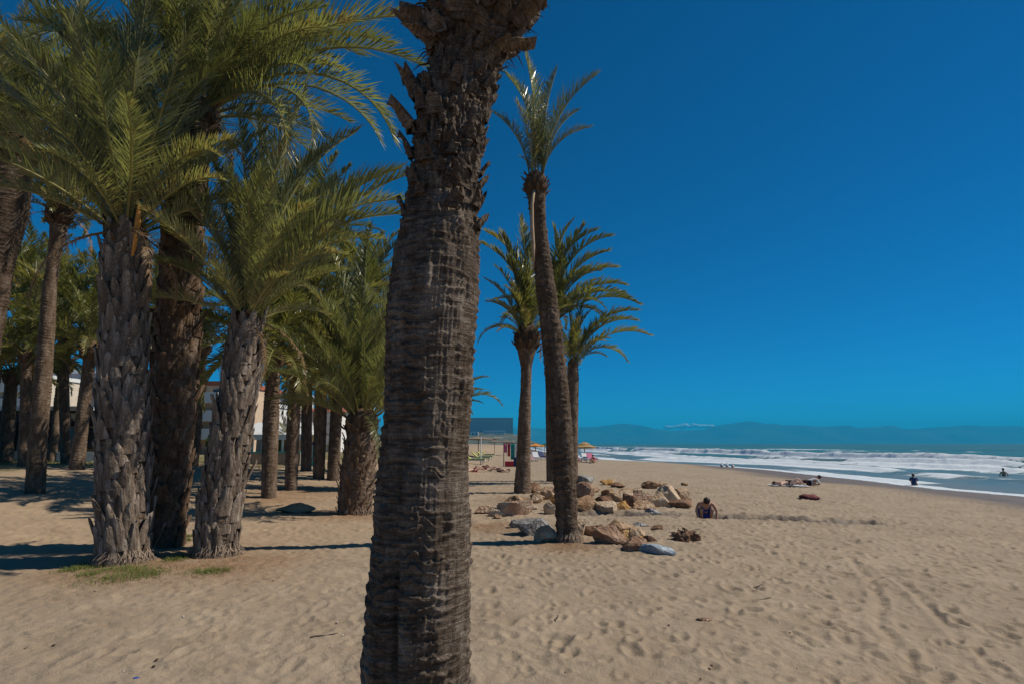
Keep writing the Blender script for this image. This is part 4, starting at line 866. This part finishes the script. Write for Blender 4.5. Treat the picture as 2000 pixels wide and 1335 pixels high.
tag(obj('clothes_bundle', m, None, (g[0], g[1], g[2]+.05)), 'heap of maroon clothes on the crumpled towel', 'clothes')
sit = LR(pel=(0, .1, .12), che=(0, .03, .45), nek=(0, -.02, .60), hea=(0, -.05, .72), face=(0, -1, -.1), sh_=(.18, .03, .54), el_=(.24, -.14, .36), wr_=(.10, -.30, .36), hi_=(.09, .06, .12), kn_=(.13, -.30, .44), an_=(.12, -.34, .06), to_=(.12, -.48, .04))
g = ground(1786, 948)
person(sit, (g[0], g[1], float(H0(g[0], g[1]))), R(150), 'person in navy sitting at the waterline facing the surf', M['skin'], [('shirt', SHIRT, M['cloth_navy'])], scale=.9)
stand = LR(pel=(0, 0, .95), che=(0, .02, 1.28), nek=(0, 0, 1.46), hea=(0, -.02, 1.62), face=(0, -1, 0), sh_=(.19, .02, 1.40), el_=(.28, .02, 1.14), wr_=(.30, -.08, .92), hi_=(.10, 0, .90), kn_=(.11, -.02, .50), an_=(.11, .03, .09), to_=(.12, -.12, .03))
def seaspot(px, py):
    d = ray(px, py); t = (SEA-EYE)/d[2]; return CAM+d*t
for px, py, dz, lb, mt, sk in ((1961, 929, -.80, 'bather standing waist deep in the surf in a dark suit', 'cloth_navy', 'skin'), (1993, 917, -1.15, 'bather chest deep in the surf at the right edge', 'cloth_dark', 'skin'), (1263, 880, -.9, 'far bather in the waves left of the other two swimmers', 'cloth_dark', 'skin'), (1291, 884, -1.0, 'far bather standing in foam above the rock heap', 'cloth_red', 'skin2'), (1503, 882, -1.2, 'lone far swimmer beyond the breakers', 'cloth_navy', 'skin')):
    p = seaspot(px, py); person(stand, (p[0], p[1], SEA+dz-.12), R(random.uniform(90, 220)), lb, M[sk], [('swimsuit', BRIEF, M[mt])], group='bathers in the sea', scale=.9)
p = ground(1441, 911)
person(lie, (p[0], p[1]+.4, p[2]+.02), R(15), 'person in dark clothes lying at the edge of the wet sand', M['skin'], [('shirt', SHIRT, M['cloth_dark'])], scale=.95)
for i, (a, c, mt, lb) in enumerate(((1410, 911, 'cloth_white', 'left white beach bag by the wet sand'), (1420, 911, 'cloth_white', 'right white beach bag by the wet sand'), (1431, 912, 'offwhite', 'cream bag next to the person lying by the wet sand'))):
    g = ground(a, c); b = MB(); V, F = ico(2, i, .4, 2); b.add(V*np.array([.17, .14, .16])+np.array([0, 0, .15]), F)
    bag = obj('bag', b.mesh('bag', M[mt], True), None, g); tag(bag, lb, 'bag', 'bags by the wet sand')
    h = MB().tube([(-.08, 0, .28), (-.07, 0, .40), (0, 0, .44), (.07, 0, .40), (.08, 0, .28)], .012, 5); obj('handle', h.mesh('handle', M['cloth_dark']), bag, g)

# ------------------------------------------------------------------ beach furniture
M['thatch'] = simple('thatch', (.42, .27, .12), .95, .4, 12, bump=.03, bs=30); M['thatch_grey'] = simple('thatch_grey', (.26, .20, .15), .95, .35, 12, bump=.03, bs=30)
M['orangecloth'] = simple('canvas_orange', (.66, .28, .05), .8, .15); M['wood'] = simple('wood_post', (.28, .19, .12), .8, .25); M['white_paint'] = simple('white_paint', (.72, .72, .70), .5, .08)
M['lime'] = simple('canvas_lime', (.46, .52, .12), .8, .12); M['dgreen'] = simple('canvas_dark_green', (.05, .12, .06), .8, .2)
def parasol(px, py, top_py, wpx, mat, label, tiers=2, group='thatched parasols'):
    g = ground(px, py); s_ = mpp(g); ztop = at(px, top_py, g[1])[2]; rad = wpx*.5*s_; hgt = ztop-g[2]
    t = thing('parasol', g, label, 'parasol', group); obj('pole', MB().tube([(0, 0, -.1), (0, 0, hgt*.92)], .05, 8).mesh('pole', M['wood']), t, g)
    b = MB(); n = 24; r = random.Random(px)
    for q in range(tiers):
        prof = ((0.02, hgt-.02-q*.22), (rad*(.38+.3*q)*.6, hgt-.16-q*.2), (rad*(.5 if q == 0 and tiers > 1 else 1.), hgt-.30-q*.30), (rad*(.47 if q == 0 and tiers > 1 else .97), hgt-.42-q*.36)); vs = []; fs = []
        for (rr_, zz) in prof:
            for k_ in range(n): a = 6.2832*k_/n; w_ = 1+.06*(r.random()-.5); vs.append((math.cos(a)*rr_*w_, math.sin(a)*rr_*w_, zz+.05*(r.random()-.5)))
        for i in range(3):
            for k_ in range(n): fs.append((i*n+k_, i*n+(k_+1) % n, (i+1)*n+(k_+1) % n, (i+1)*n+k_))
        b.add(vs, fs)
    obj('canopy', b.mesh('canopy', mat), t, g); return t, g
def lounger(p, rz, cushion, frame, label, group='sun loungers', back=35, stripe=None):
    t = thing('sun_lounger', p, label, 'sun lounger', group); t.rotation_euler = (0, 0, rz)
    def kid(n, b, m, par=None):
        o = bpy.data.objects.new(n, b.mesh(n, m)); COL.objects.link(o); o.parent = par or t; return o
    kid('frame', MB().box((0, -.33, .30), (1.9, .05, .06)).box((0, .33, .30), (1.9, .05, .06)).box((.92, 0, .30), (.05, .62, .05)).box((-.92, 0, .30), (.05, .62, .05)), frame)
    for sx in (-.75, .75):
        for sy in (-.33, .33): kid('leg', MB().box((sx, sy, .13), (.05, .045, .30)), frame)
    kid('cushion', MB().box((.32, 0, .38), (1.25, .62, .09)), cushion)
    e = R(back); bk = MB(); c, s = math.cos(e), math.sin(e); q = [(-.31, -.31, .34), (-.31, .31, .34), (-.31-.72*c, .31, .34+.72*s), (-.31-.72*c, -.31, .34+.72*s)]
    q2 = [(x+.09*s, y, z+.09*c) for x, y, z in q]; bk.add(q+q2, [(0, 1, 2, 3), (7, 6, 5, 4), (0, 4, 5, 1), (1, 5, 6, 2), (2, 6, 7, 3), (3, 7, 4, 0)]); kid('backrest', bk, cushion)
    if stripe: kid('side_stripe', MB().box((.32, -.318, .372), (1.26, .02, .07)), stripe)
    return t
pp, g1 = parasol(934, 892, 851, 78, M['thatch_grey'], 'grey thatched shade roof above the lime sun loungers', 1)
for i, (a, c) in enumerate(((918, 905), (931, 900), (938, 896), (944, 892))):
    g = ground(a+8, c); lounger(g, R(-4), M['lime'], M['white_paint'], ['nearest lime green sun lounger under the grey thatch', 'second nearest lime green sun lounger under the grey thatch', 'third lime green sun lounger back under the grey thatch', 'farthest lime green sun lounger under the grey thatch'][i], 'lime green sun loungers', 40, M['dgreen'])
g = ground(939, 906); b = MB().tube([(0, 0, -.1), (0, 0, 2.2)], .045, 8); pl_ = obj('post', b.mesh('post', M['white_paint']), None, g); tag(pl_, 'white post in front of the lime sun loungers', 'post')
obj('cap', MB().tube([(0, 0, 2.19), (0, 0, 2.26)], [.07, .05], 8).mesh('cap', M['white_paint']), pl_, g)
# towel stall
g = ground(1002, 910); st = thing('towel_stall', g, 'small stall hung with teal, red and blue beach towels', 'stall')
for dx in (-.75, .75):
    for dy in (0, .9): obj('post', MB().box((dx, dy, .9), (.06, .06, 1.9)).mesh('post', M['wood']), st, g)
obj('rail', MB().box((0, -.0, 1.83), (1.6, .05, .05)).mesh('rail', M['wood']), st, g)
for i, (dx, wd, ht_, mt) in enumerate(((-.6, .26, .7, 'cloth_pink'), (-.33, .2, 1.0, 'cloth_red'), (-.02, .34, 1.25, 'cloth_teal'), (.32, .26, 1.1, 'cloth_white'), (.60, .28, 1.2, 'cloth_navy'))):
    n = 7; b = MB(); xx = np.linspace(-wd/2, wd/2, n); vs = []
    for z_ in (1.80, 1.80-ht_*.5, 1.80-ht_):
        for j, x_ in enumerate(xx): vs.append((dx+x_, -.06+.03*math.sin(j*2.1+i), z_))
    b.add(vs+[(v[0], v[1]+.015, v[2]) for v in vs], [(r_*n+c_, r_*n+c_+1, (r_+1)*n+c_+1, (r_+1)*n+c_) for r_ in range(2) for c_ in range(n-1)]+[(21+r_*n+c_, 21+(r_+1)*n+c_, 21+(r_+1)*n+c_+1, 21+r_*n+c_+1) for r_ in range(2) for c_ in range(n-1)])
    obj('towel', b.mesh('towel', M[mt]), st, g)
obj('crate', MB().box((-.3, -.2, .2), (.7, .5, .42)).mesh('crate', M['cloth_red']), st, g); obj('counter', MB().box((.35, -.1, .35), (.6, .5, .72)).mesh('counter', M['cloth_navy']), st, g)
parasol(1046, 898, 864, 36, M['orangecloth'], 'orange canvas parasol left of the tall curved palm', 1)
parasol(1142, 899, 861, 46, M['thatch'], 'golden two tier thatched parasol right of the tall curved palm', 2)
parasol(990, 889, 858, 34, M['thatch_grey'], 'far brown thatched parasol behind the towel stall', 1)
parasol(966, 885, 858, 26, M['thatch_grey'], 'small far thatched parasol left of the towel stall', 1)
parasol(1064, 893, 864, 20, M['dgreen'], 'far dark green parasol just left of the curved trunk', 1)
for i, (a, c, mt, lb) in enumerate(((1132, 901, 'cloth_white', 'white lounger at left under the golden parasol'), (1146, 902, 'cloth_white', 'white lounger at the middle under the golden parasol'), (1156, 902, 'cloth_pink', 'pink draped lounger at right under the golden parasol'), (1048, 899, 'cloth_white', 'white lounger under the orange parasol'), (1062, 897, 'cloth_navy', 'navy lounger next to the orange parasol'), (1030, 900, 'cloth_pink', 'pink lounger left of the orange parasol'))):
    lounger(ground(a, c), R(random.uniform(-80, -50)), M[mt], M['white_paint'], lb, 'loungers by the surf', 50)
g = ground(1128, 903); person(sit, g, R(20), 'person in a purple top sitting left under the golden parasol', M['skin2'], [('shirt', SHIRT, simple('cloth_purple', (.30, .26, .42), .8))], group='people under the parasols')
g = ground(1159, 904); person(sit, g, R(-60), 'person in red sitting right under the golden parasol', M['skin2'], [('shirt', SHIRT, M['cloth_red'])], group='people under the parasols')
g = ground(1012, 909); person(sit, g, R(30), 'vendor in navy sitting at the towel stall', M['skin'], [('shirt', SHIRT, M['cloth_navy'])], group='people under the parasols')
for a, c, rz, lb, cl in ((926, 921, 20, 'left sunbather lying on the sand before the lime loungers', 'cloth_red'), (945, 916, -30, 'middle sunbather lying on the sand before the lime loungers', 'cloth_pink'), (976, 921, 160, 'right sunbather lying on the sand before the lime loungers', 'cloth_dark')):
    g = ground(a, c); person(lie, (g[0], g[1]+.2, g[2]+.01), R(rz), lb, M['skin2'], [('swimsuit', BRIEF, M[cl])], group='sunbathers before the loungers', scale=.9)
g = ground(903, 908); person(stand, g, R(40), 'person standing just right of the near trunk far off', M['skin'], [('shorts', SHORTS, M['cloth_dark'])], scale=.9)

# ------------------------------------------------------------------ buildings
M['cream'] = simple('wall_cream', (.60, .52, .42), .9, .1, 2); M['white_wall'] = simple('wall_white', (.70, .68, .65), .9, .08, 2); M['ochre'] = simple('wall_ochre', (.56, .42, .30), .9, .1, 2)
M['tile'] = simple('roof_tile', (.34, .11, .06), .85, .25, 8); M['glass'] = simple('glass_dark', (.03, .04, .05), .12, .2, spec=.6); M['greyroof'] = simple('roof_grey', (.27, .26, .29), .8, .12); M['darkfront'] = simple('shop_dark', (.022, .020, .022), .6, .25)
M['teal'] = simple('paint_teal', (.03, .38, .36), .5, .1); M['yellow'] = simple('paint_yellow', (.70, .50, .02), .5, .1); M['cyan'] = simple('paint_cyan', (.02, .35, .48), .5, .1); M['stone'] = simple('wall_stone', (.36, .28, .20), .9, .2, 5)
M['sign_cream'] = simple('sign_cream', (.62, .55, .42), .6, .08)
def building(label, px0, px1, py_top, Yd, floors, bays, wall, roof='flat', depth=9., balcony=True, z0=None, rail=None, cat='building', trim=None, pane=None):
    x0 = at(px0, py_top, Yd)[0]; x1 = at(px1, py_top, Yd)[0]; zt = at((px0+px1)/2, py_top, Yd)[2]; xm = (x0+x1)/2; wx = x1-x0
    zb = float(H0(xm, Yd))-.3 if z0 is None else z0; loc = (xm, Yd, zb); h = zt-zb; t = thing('building', loc, label, cat, 'seafront buildings'); rail = rail or M['white_wall']; trim = trim or M['white_paint']
    obj('wall', MB().box((xm-xm, depth/2, h/2), (wx, depth, h)).mesh('wall', wall), t, loc)
    fh = h/floors; bw = wx/bays
    if roof == 'tile': 
        rf = obj('roof', MB().add([(-wx/2-.4, -.5, h), (wx/2+.4, -.5, h), (wx/2+.4, depth+.5, h), (-wx/2-.4, depth+.5, h), (-wx/2+wx*.15, depth*.5, h+.8), (wx/2-wx*.15, depth*.5, h+.8)], [(0, 1, 5, 4), (1, 2, 5), (2, 3, 4, 5), (3, 0, 4), (3, 2, 1, 0)]).mesh('roof', M['tile']), t, loc)
        obj('chimney', MB().box((wx*.25, depth*.4, h+1.2), (.7, .7, 1.4)).mesh('chimney', M['white_wall']), rf, loc)
    elif roof == 'flat': obj('parapet', MB().box((0, depth/2, h+.2), (wx+.3, depth+.3, .4)).mesh('parapet', trim), t, loc)
    wm = MB().box((0, 0, fh*.30), (bw*.5, .14, fh*.62)).mesh('window', trim); pm_ = MB().box((0, -.045, fh*.30), (bw*.42, .10, fh*.55)).mesh('pane', pane or M['glass'])
    bm_ = MB().box((0, -.55, .0), (bw*.92, 1.1, .14)).box((0, -1.07, .48), (bw*.92, .08, .82)).mesh('balcony', rail)
    for f in range(floors):
        for b_ in range(bays):
            x = -wx/2+bw*(b_+.5); z = fh*f+fh*.16
            wo = obj('window', wm, t, (xm+x, Yd-.05, zb+z)); obj('pane', pm_, wo, (xm+x, Yd-.085, zb+z))
            if balcony and f > 0: obj('balcony', bm_, t, (xm+x, Yd-.003, zb+fh*f+.02))
    return t, loc, h, wx
building('cream block with red tiled roof seen between the two grey trunks', 352, 470, 752, 52, 4, 4, M['ochre'], 'flat', trim=M['tile'])
building('tall white balcony block far behind between the two slim palms', 500, 572, 768, 84, 7, 4, M['cream'], 'flat', rail=M['white_wall'])
building('white house with red roof between slim palm and squat palm', 588, 668, 803, 64, 4, 3, M['white_wall'], 'tile')
building('cream apartment block at the left edge behind the restaurant', -160, 68, 735, 58, 5, 7, M['cream'], 'flat', rail=M['white_wall'])
building('grey sloped top building behind the restaurant sign', 96, 230, 728, 66, 4, 3, M['greyroof'], 'flat', balcony=False)
building('cream wing right of the thick grey palms', 440, 512, 790, 66, 5, 3, M['white_wall'], 'flat')
# dark restaurant with lettering
YR = 33.; xa, xb = at(-170, 850, YR)[0], at(196, 850, YR)[0]; zb = float(H0((xa+xb)/2, YR)); zt = at(100, 800, YR)[2]; lr = ((xa+xb)/2, YR, zb); h = zt-zb; wx = xb-xa
t = thing('restaurant', lr, 'low dark fronted restaurant with cream letters on its fascia', 'restaurant', 'seafront buildings')
obj('wall', MB().box((0, 3, h/2-.1), (wx, 6, h-.2)).mesh('wall', M['darkfront']), t, lr)
obj('roof', MB().box((0, 2.6, h+.04), (wx+.6, 7.6, .22)).mesh('roof', M['white_wall']), t, lr)
fz0, fz1 = at(100, 822, YR-.6)[2]-zb, at(100, 801, YR-.6)[2]-zb
fa = obj('fascia', MB().box((0, -.55, (fz0+fz1)/2), (wx, .12, fz1-fz0+.1)).mesh('fascia', M['darkfront']), t, lr)
def letter_strokes(ch):
    return {'Z': [((0, 1), (1, 1)), ((1, 1), (0, 0)), ((0, 0), (1, 0))], 'A': [((0, 0), (.5, 1)), ((.5, 1), (1, 0)), ((.25, .4), (.75, .4))], 'V': [((0, 1), (.5, 0)), ((.5, 0), (1, 1))]}[ch]
for ch, px in (('Z', 119), ('A', 131), ('V', 143)):
    p0 = at(px-4.5, 819.5, YR-.66); p1 = at(px+4.5, 806, YR-.66); b = MB(); wl_, hl = p1[0]-p0[0], p1[2]-p0[2]
    for (ax, ay), (bx, by) in letter_strokes(ch):
        dx, dy = (bx-ax)*wl_, (by-ay)*hl; L_ = math.hypot(dx, dy); nx, ny = -dy/L_*.05, dx/L_*.05
        c4 = [(ax*wl_+nx, 0, ay*hl+ny), (ax*wl_-nx, 0, ay*hl-ny), (bx*wl_-nx, 0, by*hl-ny), (bx*wl_+nx, 0, by*hl+ny)]
        b.add([(x+p0[0], p0[1], z+p0[2]) for x, _, z in c4]+[(x+p0[0], p0[1]+.05, z+p0[2]) for x, _, z in c4], [(0, 1, 2, 3), (7, 6, 5, 4), (0, 4, 5, 1), (1, 5, 6, 2), (2, 6, 7, 3), (3, 7, 4, 0)])
    obj('letter', b.mesh('letter', M['sign_cream']), fa, (0, 0, 0))
for i in range(9):
    x = -wx/2+wx*(i+.5)/9; wo = obj('window', MB().box((x, -.02, h*.42), (wx/9*.86, .1, h*.5)).mesh('window', M['wood'] if i % 3 else M['stone']), t, lr); obj('pane', MB().box((x, -.06, h*.42), (wx/9*.74, .08, h*.42)).mesh('pane', M['glass']), wo, lr)
for i in range(6): obj('column', MB().box((-wx/2+wx*(i+.5)/6, -.5, fz0/2), (.22, .2, fz0)).mesh('column', M['darkfront']), t, lr)
for px0, px1, lb in ((-60, 30, 'low white planter wall at the left edge before the restaurant'), (104, 142, 'low pale grey wall panel under the restaurant sign'), (160, 186, 'low white wall end beside the thick grey palm')):
    a, c = at(px0, 890, 30.5), at(px1, 890, 30.5); z_ = float(H0((a[0]+c[0])/2, 30.5)); o = obj('low_wall', MB().box((0, 0, .2), (c[0]-a[0], .25, .52)).mesh('low_wall', M['white_wall']), None, ((a[0]+c[0])/2, 30.5, z_)); tag(o, lb, 'wall', 'low walls by the restaurant')
    obj('coping', MB().box((0, 0, .48), (c[0]-a[0]+.06, .32, .05)).mesh('coping', M['white_paint']), o, ((a[0]+c[0])/2, 30.5, z_))
# open terrace with white awning
YT = 31.; xa, xb = at(455, 850, YT)[0], at(600, 850, YT)[0]; lt = ((xa+xb)/2, YT, float(H0((xa+xb)/2, YT))); wx = xb-xa
t = thing('terrace_pavilion', lt, 'open terrace with white awning, thin white columns and low wall', 'pavilion', 'seafront buildings')
zA0, zA1 = at(530, 858, YT)[2]-lt[2], at(530, 838, YT)[2]-lt[2]
obj('awning', MB().add([(-wx/2, -.6, zA0), (wx/2, -.6, zA0), (wx/2, 3, zA1+.15), (-wx/2, 3, zA1+.15), (-wx/2, -.6, zA0+.28), (wx/2, -.6, zA0+.28), (wx/2, 3, zA1+.5), (-wx/2, 3, zA1+.5)], [(3, 2, 1, 0), (4, 5, 6, 7), (0, 1, 5, 4), (1, 2, 6, 5), (2, 3, 7, 6), (3, 0, 4, 7)]).mesh('awning', M['white_paint']), t, lt)
for i in range(8): obj('column', MB().box((-wx/2+wx*(i+.3)/7.5, -.3, zA0/2), (.09, .09, zA0)).mesh('column', M['white_paint']), t, lt)
obj('low_wall', MB().box((0, -.8, .28), (wx, .2, .62)).mesh('low_wall', M['stone']), t, lt); obj('wall_cap', MB().box((0, -.8, .615), (wx+.05, .28, .06)).mesh('wall_cap', M['teal']), t, lt)
obj('back_wall', MB().box((0, 3, zA1/2), (wx, .2, zA1)).mesh('back_wall', M['cream']), t, lt)
# playground
g = ground(606, 909); pg = thing('play_frame', g, 'teal playground frame with yellow and cyan panels', 'playground')
s_ = mpp(g)
for dx, hh in ((-17, 52), (16, 60), (5, 44)): obj('post', MB().box((dx*s_, 0, hh*s_/2), (.10, .10, hh*s_)).mesh('post', M['teal']), pg, g)
obj('panel', MB().box((-3*s_, -.08, 53*s_), (12*s_, .06, 8*s_)).mesh('panel', M['yellow']), pg, g); obj('panel', MB().box((11*s_, -.08, 58*s_), (11*s_, .06, 22*s_)).mesh('panel', M['cyan']), pg, g)
obj('canopy', MB().box((6*s_, .2, 43*s_), (18*s_, .5, 6*s_)).mesh('canopy', M['shorts']), pg, g); obj('beam', MB().box((0, 0, 36*s_), (34*s_, .07, .07)).mesh('beam', M['white_paint']), pg, g)
obj('deck', MB().box((8*s_, .2, 14*s_), (16*s_, .6, .1)).mesh('deck', M['stone']), pg, g)
# shrubs
def shrub(px, py, wp, hp, seed, label):
    g = ground(px, py); s_ = mpp(g); r = random.Random(seed); t = thing('shrub', g, label, 'shrub', 'shrubs by the terrace'); b = MB()
    for _ in range(420):
        a, e, q = r.uniform(0, 6.28), r.uniform(-1, 1), r.random()**.4; p = Vector((math.cos(a)*math.sqrt(1-e*e)*q*wp*.5*s_, math.sin(a)*math.sqrt(1-e*e)*q*wp*.5*s_, (e*q*.5+.55)*hp*s_)); d = Vector((r.gauss(0, 1), r.gauss(0, 1), r.gauss(0, 1))).normalized()*.09; n_ = d.orthogonal().normalized()*.05
        b.add([p-d, p+n_, p+d, p-n_], [(0, 1, 2, 3)])
    obj('crown', b.mesh('crown', M['grass']), t, g); obj('trunk', MB().tube([(0, 0, -.05), (.02, 0, hp*s_*.5)], [.04, .02], 6).mesh('trunk', M['wood']), t, g)
shrub(412, 905, 26, 60, 1, 'green shrub in the gap beside the thin palm'); shrub(548, 903, 30, 50, 2, 'dark green bush under the white awning'); shrub(420, 900, 20, 30, 3, 'low bush at the wall right of the gap'); shrub(625, 930, 18, 24, 4, 'green sprouts at the foot of the slim palm')
# far hotel on the headland
YH = 1500.; zH = float(H0(-40, YH)); 
building('huge dark slab hotel on the far headland right of the near trunk', 880, 1002, 815, YH, 9, 22, simple('hotel_grey', (.42, .41, .42), .8, .1), 'flat', depth=14, balcony=False, z0=0., trim=M['white_wall'], pane=simple('pane_grey', (.24, .25, .27), .5, .1))
building('long white balcony terraces stepping below the far slab hotel', 944, 986, 840, 1380., 4, 10, M['white_wall'], 'flat', depth=12, z0=0., rail=M['white_wall'])
building('pale low block left below the far slab hotel', 880, 934, 842, 1330., 3, 8, M['white_wall'], 'flat', depth=12, z0=0., rail=M['greyroof'])
hb = MB(); r = random.Random(4); hx = np.linspace(700, 1090, n)
hv = np.stack(np.meshgrid(np.linspace(690, 1060, 60), np.linspace(1100, 1800, 16)), -1); Xh = (hv[..., 0]-1000)/FPX*hv[..., 1]/math.cos(PITCH)*1.0; prof = np.interp(hv[..., 0], [690, 850, 960, 1005, 1030, 1060], [848, 845, 843, 846, 856, 868])
Zh = 1.8+(864.5-prof)/FPX*hv[..., 1]*np.interp(hv[..., 1], [1100, 1300, 1480, 1800], [.05, .7, 1., .8])-2*(fbm(Xh*.05, hv[..., 1]*.05, seed=81)); Zh[0] = -3
hm_ = mesh_np('headland', np.stack([Xh, hv[..., 1], Zh], -1).reshape(-1, 3), grid_faces(16, 60)); k = NT('headland_scrub'); k.col(k.ramp(k.noise(.05, 6), [(.35, (.05, .06, .03)), (.6, (.15, .14, .10)), (.75, (.35, .32, .28))])); k.rough(.95, .1); hm_.materials.append(k.m)
tag(obj('headland', hm_), 'low scrubby headland with houses under the far hotel', kind='structure')
